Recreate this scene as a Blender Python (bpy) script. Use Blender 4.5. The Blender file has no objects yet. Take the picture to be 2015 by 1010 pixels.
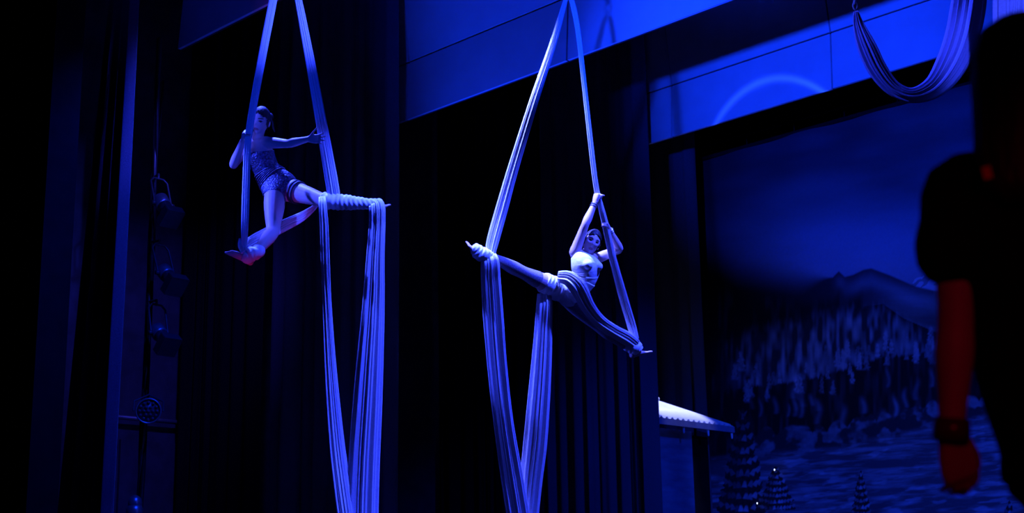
import bpy, bmesh, math, random
import numpy as np
from mathutils import Matrix, Vector

sc = bpy.context.scene
random.seed(7)
RNG = np.random.RandomState(11)

# ------------------------------------------------------------------ camera
F = 2844.0                                   # focal length in photo pixels (2015 wide)
ca, cp, cr = math.radians(44.7), math.radians(13.7), math.radians(1.04)
CF = np.array([-math.sin(ca) * math.cos(cp), math.cos(ca) * math.cos(cp), math.sin(cp)])
_r = np.array([math.cos(ca), math.sin(ca), 0.0])
_u = np.cross(_r, CF)
CR = _r * math.cos(cr) - _u * math.sin(cr)
CU = _u * math.cos(cr) + _r * math.sin(cr)
CC = np.array([0.0, 0.0, 0.55])
cam = bpy.data.cameras.new('camera')
camo = bpy.data.objects.new('camera', cam)
sc.collection.objects.link(camo)
m = Matrix.Identity(4)
for i in range(3):
    m[i][0], m[i][1], m[i][2], m[i][3] = CR[i], CU[i], -CF[i], CC[i]
camo.matrix_world = m
cam.sensor_width = 36.0
cam.lens = 36.0 * F / 2015.0
cam.clip_end = 200
cam.dof.use_dof = True
cam.dof.focus_distance = 12.3
cam.dof.aperture_fstop = 2.8
sc.camera = camo


def ray(x, y):
    return CF + CR * (x - 1007.5) / F + CU * (505 - y) / F


def P(x, y, d):                               # pixel + distance along the view axis
    return CC + ray(x, y) * d


def AT(i, v, x, y):                           # pixel + the plane (x, y or z = v) it lies on
    d = ray(x, y)
    return CC + d * (v - CC[i]) / d[i]


# ------------------------------------------------------------------ world, exposure
w = bpy.data.worlds.new('world')
sc.world = w
w.use_nodes = True
w.node_tree.nodes['Background'].inputs[0].default_value = (0.03, 0.04, 1, 1)
w.node_tree.nodes['Background'].inputs[1].default_value = 0.0012
sc.view_settings.view_transform = 'Standard'
sc.view_settings.look = 'None'
sc.view_settings.exposure = 0.0
sc.view_settings.gamma = 1.0
sc.view_settings.use_curve_mapping = False

# ------------------------------------------------------------------ stage lamps and added fill spots
KEY = (0.035, 0.06, 1.0)
SILKC = (0.028, 0.052, 1.0)
KEY2 = (0.085, 0.115, 1.0)
WASH = (0.003, 0.032, 1.0)
PAINT = (0.012, 0.055, 1.0)
RED = (1.0, 0.01, 0.06)


def spot(name, loc, target, watts, color, angle, blend=0.6, radius=0.06):
    l = bpy.data.lights.new(name, 'SPOT')
    l.energy = watts
    l.color = color
    l.spot_size = math.radians(angle)
    l.spot_blend = blend
    l.shadow_soft_size = radius
    o = bpy.data.objects.new(name, l)
    sc.collection.objects.link(o)
    o.location = loc
    o.rotation_euler = (Vector(target) - Vector(loc)).to_track_quat('-Z', 'Y').to_euler()
    return o


FIG1 = P(560, 385, 12.0)
FIG2 = P(1120, 560, 12.7)
spot('key_lamp', (FIG1[0] - 1.2, 7.0, 8.2), FIG1, 11000, KEY, 30, 0.8, 0.08)
spot('key_lamp', (FIG2[0] - 0.1, 7.78, 7.0), FIG2 + np.array([-0.05, 0, 0.05]), 14000, KEY2, 36, 0.8, 0.08)
spot('key_lamp', (FIG1[0] - 2.0, 3.4, 5.6), P(578, 440, 12.0), 5200, KEY, 12, 0.6, 0.06)  # added narrow spot without a fixture, brightens only the left aerialist's legs
spot('silk_fill', (-6.3, 6.3, 5.4), P(572, 40, 12.0), 1500, SILKC, 20, 0.9, 0.06)  # added fill to brighten the upper left silk
spot('silk_fill', (FIG2[0] + 3.2, 9.7, 7.2), P(1090, 760, 12.7), 6500, SILKC, 36, 0.9, 0.06)  # added side fill, brings out the pleats of the centre tails
spot('silk_fill', (FIG1[0] + 3.0, 7.3, 7.0), P(700, 800, 12.0), 7000, SILKC, 32, 0.9, 0.06)  # added side fill, brings out the pleats of the left tails
spot('border_uplight', (-3.4, 1.5, 2.9), (-9.4, 15.2, 7.0), 17000, WASH, 22, 0.9, 0.10)
spot('border_uplight', (-10.4, 8.2, 0.5), (-9.9, 10.7, 6.9), 2700, WASH, 46, 0.9, 0.08)
spot('border_uplight', (-7.5, 4.0, 0.8), (-10.8, 7.6, 6.8), 420, WASH, 30, 1.0, 0.08)
spot('backdrop_lamp', (4.0, 2.0, 4.5), (-9.2, 18.3, 1.5), 11000, PAINT, 28, 0.9, 0.15)
spot('curtain_fill', (-6.5, 11.2, 6.4), (-12.4, 14.9, 1.4), 1100, WASH, 44, 1.0, 0.15)  # added wash in place of key-light spill on this curtain
spot('curtain_fill', (-6.0, 3.5, 6.5), (-12.3, 10.4, 2.0), 150, WASH, 22, 1.0, 0.15)  # added faint wash, stands for spill on the left side curtain
spot('curtain_fill', (-8.6, 7.25, 6.9), (-11.95, 6.9, 3.6), 1500, WASH, 60, 1.0, 0.10)  # added spot that gives the front curtain its lit edge
spot('wing_fill', (-11.6, 8.0, 6.7), (-16.3, 9.7, 3.4), 450, (0.05, 0.05, 1.0), 46, 1.0, 0.15)  # added spot to lift the dim wing wall
spot('house_lamp', (-12.12, 15.4, 6.7), (-12.5, 15.8, 3.1), 1800, (0.30, 0.34, 1.0), 21, 0.5, 0.05)
spot('sling_fill', (-4.5, 7.9, 7.6), P(1830, 70, 10.0), 380, SILKC, 50, 0.8, 0.05)  # added fill above the sling
spot('sling_fill', (-7.0, 5.4, 6.8), P(1740, 90, 10.0), 1500, SILKC, 24, 0.8, 0.05)  # added front-left fill for the sling's left arm, no fixture
spot('sling_fill', (-1.6, 6.2, 5.6), P(1992, -20, 9.4), 600, KEY, 12, 0.8, 0.05)  # added fill to brighten the corner silk
spot('red_lamp', (-8.7, 5.6, 0.25), P(525, 460, 12.0), 65, RED, 13, 0.8, 0.06)
spot('red_lamp', (-1.5, 5.0, 3.4), P(1925, 560, 2.9), 9, RED, 34, 0.7, 0.05)
spot('red_lamp', (0.8, 0.3, 1.6), P(1880, 690, 2.9), 17.0, RED, 20, 0.9, 0.06)

# added lamp whose ring pattern imitates reflected arcs on the rear border
go = spot('added_arc_lamp', (-9.0, 10.9, 1.0), AT(1, 15.2, 1570, 500), 8000, (0.012, 0.06, 1.0), 40, 0.3, 0.01)
go.data.use_nodes = True
gt = go.data.node_tree
gtc = gt.nodes.new('ShaderNodeTexCoord')
gsx = gt.nodes.new('ShaderNodeSeparateXYZ')
gt.links.new(gtc.outputs['Normal'], gsx.inputs[0])


def gmath(op, a, b=None):
    n = gt.nodes.new('ShaderNodeMath'); n.operation = op
    for i, q in enumerate((a, b)):
        if q is None: continue
        if isinstance(q, (int, float)): n.inputs[i].default_value = q
        else: gt.links.new(q, n.inputs[i])
    return n.outputs[0]


_rr = gmath('SQRT', gmath('ADD', gmath('MULTIPLY', gsx.outputs[0], gsx.outputs[0]), gmath('MULTIPLY', gsx.outputs[1], gsx.outputs[1])))
_d = gmath('DIVIDE', gmath('SUBTRACT', _rr, 0.236), 0.0034)
_ring = gmath('POWER', 2.718, gmath('MULTIPLY', gmath('MULTIPLY', _d, _d), -1.0))
_ring = gmath('MULTIPLY', _ring, gmath('SMOOTH_MIN', gmath('MAXIMUM', gmath('MULTIPLY', gmath('SUBTRACT', gsx.outputs[1], 0.16), 25.0), 0.0), 1.0))
gt.links.new(_ring, gt.nodes['Emission'].inputs['Strength'])


# ------------------------------------------------------------------ helpers
def link(o):
    sc.collection.objects.link(o)
    return o


def tag(o, label=None, cat=None, group=None, kind=None):
    if label: o['label'] = label
    if cat: o['category'] = cat
    if group: o['group'] = group
    if kind: o['kind'] = kind
    return o


def empty(name, loc):
    o = link(bpy.data.objects.new(name, None))
    o.location = Vector(loc)
    o.empty_display_size = 0.1
    return o


def mk(name, verts, faces, mat, parent=None, smooth=True, origin=None):
    """one mesh object from world coordinates"""
    v = np.array(verts, dtype=float)
    if parent is not None:
        q, o_ = parent, np.zeros(3)
        while q is not None:
            o_ = o_ + np.array(q.location)
            q = q.parent
        org = o_
    elif origin is not None:
        org = np.array(origin, dtype=float)
    else:
        org = np.array([(v[:, 0].min() + v[:, 0].max()) / 2, (v[:, 1].min() + v[:, 1].max()) / 2, v[:, 2].min()])
    me = bpy.data.meshes.new(name)
    me.from_pydata([tuple(q) for q in (v - org)], [], [tuple(int(i) for i in f) for f in faces])
    me.validate()
    me.update()
    if smooth:
        me.polygons.foreach_set('use_smooth', [True] * len(me.polygons))
    if mat is not None:
        me.materials.append(mat)
    o = link(bpy.data.objects.new(name, me))
    if parent is None:
        o.location = Vector(org)
    else:
        o.parent = parent
    return o


class MB:
    """collects shells in world space"""
    def __init__(self):
        self.v, self.f, self.n = [], [], 0

    def add(self, v, f):
        v = np.array(v, dtype=float)
        self.v.append(v)
        self.f += [tuple(i + self.n for i in q) for q in f]
        self.n += len(v)
        return self

    def loft(self, rings, cap=True, closed=False):
        R, N = len(rings), len(rings[0])
        f = []
        for i in range(R - 1 + (1 if closed else 0)):
            a, b = i * N, ((i + 1) % R) * N
            for j in range(N):
                k = (j + 1) % N
                f.append((a + j, a + k, b + k, b + j))
        if cap and not closed:
            f.append(tuple(range(N - 1, -1, -1)))
            f.append(tuple((R - 1) * N + j for j in range(N)))
        return self.add(np.concatenate(rings), f)

    def box(self, c, sx, sy, sz, ax=None):
        ax = np.eye(3) if ax is None else np.array(ax, dtype=float)
        v = [np.array(c) + ax[0] * sx / 2 * a + ax[1] * sy / 2 * b + ax[2] * sz / 2 * e
             for e in (-1, 1) for b in (-1, 1) for a in (-1, 1)]
        return self.add(v, [(0, 2, 3, 1), (4, 5, 7, 6), (0, 1, 5, 4), (2, 6, 7, 3), (0, 4, 6, 2), (1, 3, 7, 5)])

    def tube(self, pts, rad, n=14, round_ends=True):
        pts = [np.array(q, dtype=float) for q in pts]
        rad = list(rad) if hasattr(rad, '__len__') else [rad] * len(pts)
        if round_ends:
            d0 = unit(pts[0] - pts[1]); d1 = unit(pts[-1] - pts[-2])
            a0 = [(pts[0] + d0 * rad[0] * s, rad[0] * math.sqrt(max(0.004, 1 - s * s))) for s in (0.98, 0.8, 0.45)]
            a1 = [(pts[-1] + d1 * rad[-1] * s, rad[-1] * math.sqrt(max(0.004, 1 - s * s))) for s in (0.45, 0.8, 0.98)]
            pts = [q[0] for q in a0] + pts + [q[0] for q in a1]
            rad = [q[1] for q in a0] + rad + [q[1] for q in a1]
        rings = []
        ang = np.linspace(0, 2 * math.pi, n, endpoint=False)
        for q, (U, V), r in zip(pts, frames(pts), rad):
            rings.append(q + np.outer(np.cos(ang), U) * r + np.outer(np.sin(ang), V) * r)
        return self.loft(rings)

    def build(self, name, mat, parent=None, smooth=True, origin=None):
        return mk(name, np.concatenate(self.v), self.f, mat, parent, smooth, origin)


def unit(a):
    a = np.array(a, dtype=float)
    return a / (np.linalg.norm(a) + 1e-12)


def frames(pts, up=None):
    out = []
    prev = None
    for i in range(len(pts)):
        t = unit(pts[min(i + 1, len(pts) - 1)] - pts[max(i - 1, 0)])
        if prev is None:
            ref = np.array([0, 0, 1.0]) if abs(t[2]) < 0.9 else np.array([1.0, 0, 0])
            if up is not None: ref = up
            U = unit(np.cross(ref, t))
        else:
            U = unit(prev - t * np.dot(prev, t))
        prev = U
        out.append((U, np.cross(t, U)))
    return out


def resample(cols, n):
    """smooth (Catmull-Rom) resampling of rows of numbers"""
    a = np.array(cols, dtype=float)
    k = len(a)
    d = np.zeros(k)
    for i in range(1, k):
        d[i] = d[i - 1] + max(1e-6, np.linalg.norm(a[i, :3] - a[i - 1, :3]))
    t = np.linspace(0, d[-1], n)
    out = np.zeros((n, a.shape[1]))
    m_ = np.zeros_like(a)
    for i in range(k):
        if i == 0: m_[i] = (a[1] - a[0]) / (d[1] - d[0])
        elif i == k - 1: m_[i] = (a[-1] - a[-2]) / (d[-1] - d[-2])
        else: m_[i] = (a[i + 1] - a[i - 1]) / (d[i + 1] - d[i - 1])
    for j, s in enumerate(t):
        i = min(k - 2, max(0, np.searchsorted(d, s) - 1))
        h = d[i + 1] - d[i]
        x = (s - d[i]) / h
        out[j] = ((2 * x**3 - 3 * x**2 + 1) * a[i] + (x**3 - 2 * x**2 + x) * h * m_[i]
                  + (-2 * x**3 + 3 * x**2) * a[i + 1] + (x**3 - x**2) * h * m_[i + 1])
    return out


# ------------------------------------------------------------------ materials
def mat(name, col, rough=0.7, metal=0.0, spec=0.3, noise=None, bump=None, sheen=0.0, stretch=(1, 1, 1), emit=None):
    M = bpy.data.materials.new(name)
    M.use_nodes = True
    nt = M.node_tree
    b = nt.nodes['Principled BSDF']
    b.inputs['Base Color'].default_value = (*col, 1)
    b.inputs['Roughness'].default_value = rough
    b.inputs['Metallic'].default_value = metal
    b.inputs['Specular IOR Level'].default_value = spec
    if sheen:
        b.inputs['Sheen Weight'].default_value = sheen
        b.inputs['Sheen Roughness'].default_value = 0.4
    if emit:
        b.inputs['Emission Color'].default_value = (*emit[0], 1)
        b.inputs['Emission Strength'].default_value = emit[1]
    if noise or bump:
        tc = nt.nodes.new('ShaderNodeTexCoord')
        mp = nt.nodes.new('ShaderNodeMapping')
        mp.inputs['Scale'].default_value = stretch
        nt.links.new(tc.outputs['Object'], mp.inputs['Vector'])
        if noise:
            scale, amount = noise
            n = nt.nodes.new('ShaderNodeTexNoise')
            n.inputs['Scale'].default_value = scale
            n.inputs['Detail'].default_value = 6
            nt.links.new(mp.outputs['Vector'], n.inputs['Vector'])
            cr_ = nt.nodes.new('ShaderNodeValToRGB')
            cr_.color_ramp.elements[0].position = 0.3
            cr_.color_ramp.elements[1].position = 0.72
            cr_.color_ramp.elements[0].color = (*[c * (1 - amount) for c in col], 1)
            cr_.color_ramp.elements[1].color = (*[min(1, c * (1 + amount)) for c in col], 1)
            nt.links.new(n.outputs['Fac'], cr_.inputs['Fac'])
            nt.links.new(cr_.outputs['Color'], b.inputs['Base Color'])
        if bump:
            scale, strength = bump
            n = nt.nodes.new('ShaderNodeTexNoise')
            n.inputs['Scale'].default_value = scale
            n.inputs['Detail'].default_value = 4
            nt.links.new(mp.outputs['Vector'], n.inputs['Vector'])
            bp = nt.nodes.new('ShaderNodeBump')
            bp.inputs['Strength'].default_value = strength
            bp.inputs['Distance'].default_value = 0.01
            nt.links.new(n.outputs['Fac'], bp.inputs['Height'])
            nt.links.new(bp.outputs['Normal'], b.inputs['Normal'])
    return M


M = dict(
    silk=mat('white silk', (0.78, 0.78, 0.82), 0.55, 0, 0.35, noise=(60, 0.06), bump=(140, 0.25)),
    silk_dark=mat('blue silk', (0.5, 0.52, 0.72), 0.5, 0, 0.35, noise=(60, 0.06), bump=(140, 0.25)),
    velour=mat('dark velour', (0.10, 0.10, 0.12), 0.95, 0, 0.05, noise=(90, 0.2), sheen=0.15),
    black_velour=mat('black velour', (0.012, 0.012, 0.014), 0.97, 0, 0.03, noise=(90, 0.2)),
    main_velour=mat('main curtain velour', (0.11, 0.07, 0.10), 0.95, 0, 0.05, noise=(90, 0.2), sheen=0.2),
    panel=mat('painted border panel', (0.62, 0.62, 0.64), 0.6, 0, 0.25, noise=(3, 0.05), bump=(220, 0.06)),
    backing=mat('black backing board', (0.02, 0.02, 0.022), 0.9),
    wall=mat('dark painted plaster', (0.09, 0.085, 0.10), 0.9, 0, 0.1, noise=(5, 0.25), bump=(60, 0.2)),
    black=mat('black paint', (0.006, 0.006, 0.007), 0.85, 0, 0.1, noise=(8, 0.3)),
    floor=mat('black stage floor', (0.015, 0.015, 0.017), 0.75, 0, 0.15, noise=(4, 0.3)),
    lamp=mat('black lamp housing', (0.05, 0.05, 0.055), 0.4, 0.3, 0.5, noise=(20, 0.2)),
    lamp_grey=mat('worn aluminium housing', (0.28, 0.28, 0.30), 0.35, 0.7, 0.5, noise=(20, 0.2)),
    lens=mat('lamp glass', (0.10, 0.08, 0.10), 0.12, 0, 0.6),
    pipe=mat('scuffed steel pipe', (0.32, 0.31, 0.32), 0.45, 0.5, 0.5, noise=(15, 0.2)),
    steel=mat('steel fitting', (0.45, 0.45, 0.48), 0.3, 0.9, 0.5, noise=(30, 0.2)),
    rope=mat('pale rope', (0.4, 0.38, 0.36), 0.9, 0, 0.2, noise=(80, 0.3), bump=(200, 0.5)),
    roof=mat('corrugated white roof', (0.85, 0.85, 0.86), 0.45, 0, 0.4, noise=(6, 0.05)),
    fascia=mat('painted fascia', (0.30, 0.33, 0.42), 0.7, 0, 0.2, noise=(9, 0.15)),
    hutwall=mat('painted house wall', (0.26, 0.30, 0.38), 0.85, 0, 0.15, noise=(2.2, 0.35), stretch=(1, 1, 4)),
    skin=mat('skin', (0.55, 0.38, 0.36), 0.5, 0, 0.35, noise=(9, 0.06), bump=(120, 0.05)),
    lips=mat('lips', (0.28, 0.08, 0.10), 0.4, 0, 0.4, noise=(40, 0.1)),
    eye=mat('eye', (0.02, 0.018, 0.025), 0.25, 0, 0.5, noise=(80, 0.2)),
    hair=mat('dark brown hair', (0.022, 0.016, 0.014), 0.5, 0, 0.3, noise=(40, 0.4), bump=(90, 0.6), stretch=(1, 1, 0.2)),
    sequin=mat('dark sequin fabric', (0.10, 0.10, 0.16), 0.28, 0.6, 0.6, noise=(70, 0.8), bump=(75, 1.0)),
    hip=mat('dark hip band', (0.03, 0.03, 0.045), 0.6, 0, 0.3, noise=(30, 0.2)),
    top=mat('pale stretch top', (0.80, 0.80, 0.84), 0.5, 0, 0.4, noise=(20, 0.06), bump=(40, 0.35)),
    tights=mat('grey net tights', (0.20, 0.18, 0.22), 0.7, 0, 0.2, noise=(170, 0.55), bump=(170, 0.4)),
    shirt=mat('black cotton shirt', (0.006, 0.005, 0.005), 0.95, 0, 0.05, noise=(30, 0.3), bump=(25, 0.3)),
    trousers=mat('black trousers', (0.006, 0.005, 0.006), 0.95, 0, 0.05, noise=(30, 0.3)),
    band=mat('glossy wristband', (0.10, 0.03, 0.03), 0.25, 0.0, 0.6, noise=(20, 0.2)),
    tagred=mat('orange neck label', (0.75, 0.22, 0.05), 0.6, 0, 0.3, noise=(20, 0.1)),
    bulb=mat('tiny lit bulb', (1, 1, 1), 0.3, emit=((0.55, 0.65, 1.0), 3.0)),
)

# ------------------------------------------------------------------ the setting
WX = -16.3        # the side wall beyond the wings


def struct(name, mb_, m_):
    return tag(mb_.build(name, m_, smooth=False), kind='structure')


struct('floor', MB().box((-4, 7, -0.05), 30, 32, 0.1), M['floor'])
struct('wall_left', MB().box((WX - 0.1, 8, 5.95), 0.2, 24.5, 12.1), M['wall'])
struct('wall_back', MB().box((-4, 20.1, 5.95), 24.4, 0.2, 12.1), M['black'])
struct('ceiling', MB().box((-4, 13.2, 12.1), 24.6, 14.0, 0.2), M['black'])
struct('wall_proscenium', MB().box((-14.16, 6.25, 5.95), 4.12, 0.3, 12.0), M['black'])
tag(MB().box((WX + 0.03, 10.0, 1.35), 0.05, 1.2, 2.7).build('trim_1', M['wall'], smooth=False), kind='structure')


# ------------------------------------------------------------------ borders (panelled, hung across the stage)
def border(Y, zb, zs, zt, x0, x1, seam, label, tilt_low=0.07, tilt_up=0.11):
    root = empty('stage_border', ((x0 + x1) / 2, Y, zb))
    tag(root, label, 'border', 'panelled borders over the stage')
    xs = [x0] + [s for s in np.arange(seam - 2.59 * 6, x1, 2.59) if x0 + 0.1 < s < x1 - 0.1] + [x1]
    g, th = 0.011, 0.03
    for (za, zc, ya, yc) in ((zb, zs, Y - tilt_low * (zs - zb), Y), (zs, zt, Y, Y - tilt_up * (zt - zs))):
        for a, b in zip(xs[:-1], xs[1:]):
            L = math.hypot(zc - za, yc - ya)
            e = np.array([0, (yc - ya) / L, (zc - za) / L])
            nrm = np.array([0, e[2], -e[1]])
            c = np.array([(a + b) / 2, (ya + yc) / 2, (za + zc) / 2]) + nrm * th / 2
            MB().box(c, b - a - 2 * g, L - 2 * g, th, (np.array([1.0, 0, 0]), e, nrm)).build('panel', M['panel'], root, False)
    bk = MB()
    for (za, zc, ya, yc) in ((zb + .01, zs, Y - tilt_low * (zs - zb), Y), (zs, zt - .01, Y, Y - tilt_up * (zt - zs))):
        v = [(x, y + o_, z) for o_ in (0.032, 0.06) for (x, y, z) in ((x0 + .01, ya, za), (x1 - .01, ya, za), (x1 - .01, yc, zc), (x0 + .01, yc, zc))]
        bk.add(v, [(0, 1, 2, 3), (7, 6, 5, 4), (0, 4, 5, 1), (1, 5, 6, 2), (2, 6, 7, 3), (3, 7, 4, 0)])
    bk.build('backing', M['backing'], root, False)
    return root


border(7.6, 6.23, 6.95, 8.1, -12.29, -2.5, -9.67, 'dim panelled border nearest the audience, above the left aerialist')
border(10.7, 6.17, 6.92, 8.4, -14.4, -2.5, -9.67, 'middle panelled border behind the top of the centre silks')
border(15.2, 6.86, 7.64, 9.0, -14.6, -2.5, -11.83, 'bright panelled border hanging above the painted backdrop')


# ------------------------------------------------------------------ curtains
def curtain(name, xr, xl, Y, z0, z1, folds, amp, material, label, seed, edge=0.0, top=None, parent=None):
    """pleated cloth hanging from z1 to z0 between xl and xr (xr = onstage edge)"""
    rs = np.random.RandomState(seed)
    wd = rs.uniform(0.6, 1.4, folds); wd /= wd.sum()
    am = rs.uniform(0.55, 1.25, folds) * amp
    per = 14
    t, off = [0.0], [0.0]
    acc = 0
    for k in range(folds):
        for j in range(1, per + 1):
            q = j / per
            t.append(acc + wd[k] * q)
            off.append(-am[k] * (math.sin(math.pi * q) ** 0.8) + 0.18 * am[k] * math.sin(3 * math.pi * q + k))
        acc += wd[k]
    t, off = np.array(t), np.array(off)
    rows = np.linspace(0, 1, 26)
    v = []
    ph = rs.uniform(0, 6, 4)
    for s in rows:
        z = z1 + (z0 - z1) * s
        if top is None: a, b = xr, xl
        else: a, b = top(z)
        swing = 0.02 * np.sin(t * 21 + s * 3 + ph[0]) * s
        x = a + (b - a) * (t + 0.006 * np.sin(s * 5 + t * 17 + ph[1]))
        y = Y + off * (0.75 + 0.35 * s) + swing
        v.append(np.stack([x, y, np.full_like(x, z)], 1))
    n = len(t)
    v = np.concatenate(v)
    f = [(i * n + j, i * n + j + 1, (i + 1) * n + j + 1, (i + 1) * n + j) for i in range(len(rows) - 1) for j in range(n - 1)]
    back = v + np.array([0, 0.012, 0])
    N = len(v)
    R_ = len(rows)
    f2 = [tuple(i + N for i in reversed(q)) for q in f]
    rim = []
    for i in range(R_ - 1):
        rim.append((i * n, (i + 1) * n, (i + 1) * n + N, i * n + N))
        rim.append((i * n + n - 1, i * n + n - 1 + N, (i + 1) * n + n - 1 + N, (i + 1) * n + n - 1))
    for j in range(n - 1):
        rim.append((j, j + N, j + 1 + N, j + 1))
        q = (R_ - 1) * n
        rim.append((q + j, q + j + 1, q + j + 1 + N, q + j + N))
    o = mk(name, np.concatenate([v, back]), f + f2 + rim, material, parent)
    if label: tag(o, label, 'curtain', 'side curtains of the stage')
    return o


def main_span(z):
    # swept a little outwards towards its hem
    s = (6.5 - z) / 5.0
    return -11.91, -12.36 - 0.44 * s


curtain('stage_curtain', 0, 0, 6.85, 0.02, 9.5, 9, 0.085, M['main_velour'], 'gathered front curtain at far left with a blue-lit edge', 3, top=main_span)
curtain('stage_curtain', -12.05, -14.4, 10.35, 0.02, 9.8, 8, 0.13, M['velour'], 'dark pleated side curtain behind the left aerialist', 5)
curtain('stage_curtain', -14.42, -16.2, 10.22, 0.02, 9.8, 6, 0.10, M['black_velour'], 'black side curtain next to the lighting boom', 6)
curtain('stage_curtain', -12.02, -14.0, 14.85, 0.02, 10.2, 8, 0.17, M['velour'], 'blue-lit pleated side curtain behind the centre aerialist', 12)
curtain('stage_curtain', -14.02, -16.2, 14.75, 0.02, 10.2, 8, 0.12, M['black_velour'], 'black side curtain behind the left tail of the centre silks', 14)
curtain('stage_curtain', -13.07, -15.2, 17.3, 0.02, 10.4, 7, 0.12, M['velour'], 'narrow side curtain beside the painted backdrop, above the small house', 21)
tag(MB().box((-9.0, 19.3, 8.5), 14.0, 0.06, 6.0).build('masking_cloth', M['black_velour'], smooth=False),
    'plain black masking cloth above and behind the painted backdrop', 'curtain')


# ------------------------------------------------------------------ painted backdrop
def hash2(ix, iy, seed):
    h = np.sin(ix * 127.1 + iy * 311.7 + seed * 74.7) * 43758.5453
    return h - np.floor(h)


def vnoise(x, y, seed=0):
    ix, iy = np.floor(x), np.floor(y)
    fx, fy = x - ix, y - iy
    fx, fy = fx * fx * (3 - 2 * fx), fy * fy * (3 - 2 * fy)
    a, b = hash2(ix, iy, seed), hash2(ix + 1, iy, seed)
    c, d = hash2(ix, iy + 1, seed), hash2(ix + 1, iy + 1, seed)
    return (a * (1 - fx) + b * fx) * (1 - fy) + (c * (1 - fx) + d * fx) * fy


def fbm(x, y, seed=0, oct_=3):
    s, a, t = 0, 0.5, 0
    for k in range(oct_):
        s = s + a * vnoise(x * 2**k, y * 2**k, seed + k); t += a; a *= 0.55
    return s / t


def sm(a, b, x):
    t = np.clip((x - a) / (b - a), 0, 1)
    return t * t * (3 - 2 * t)


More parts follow.
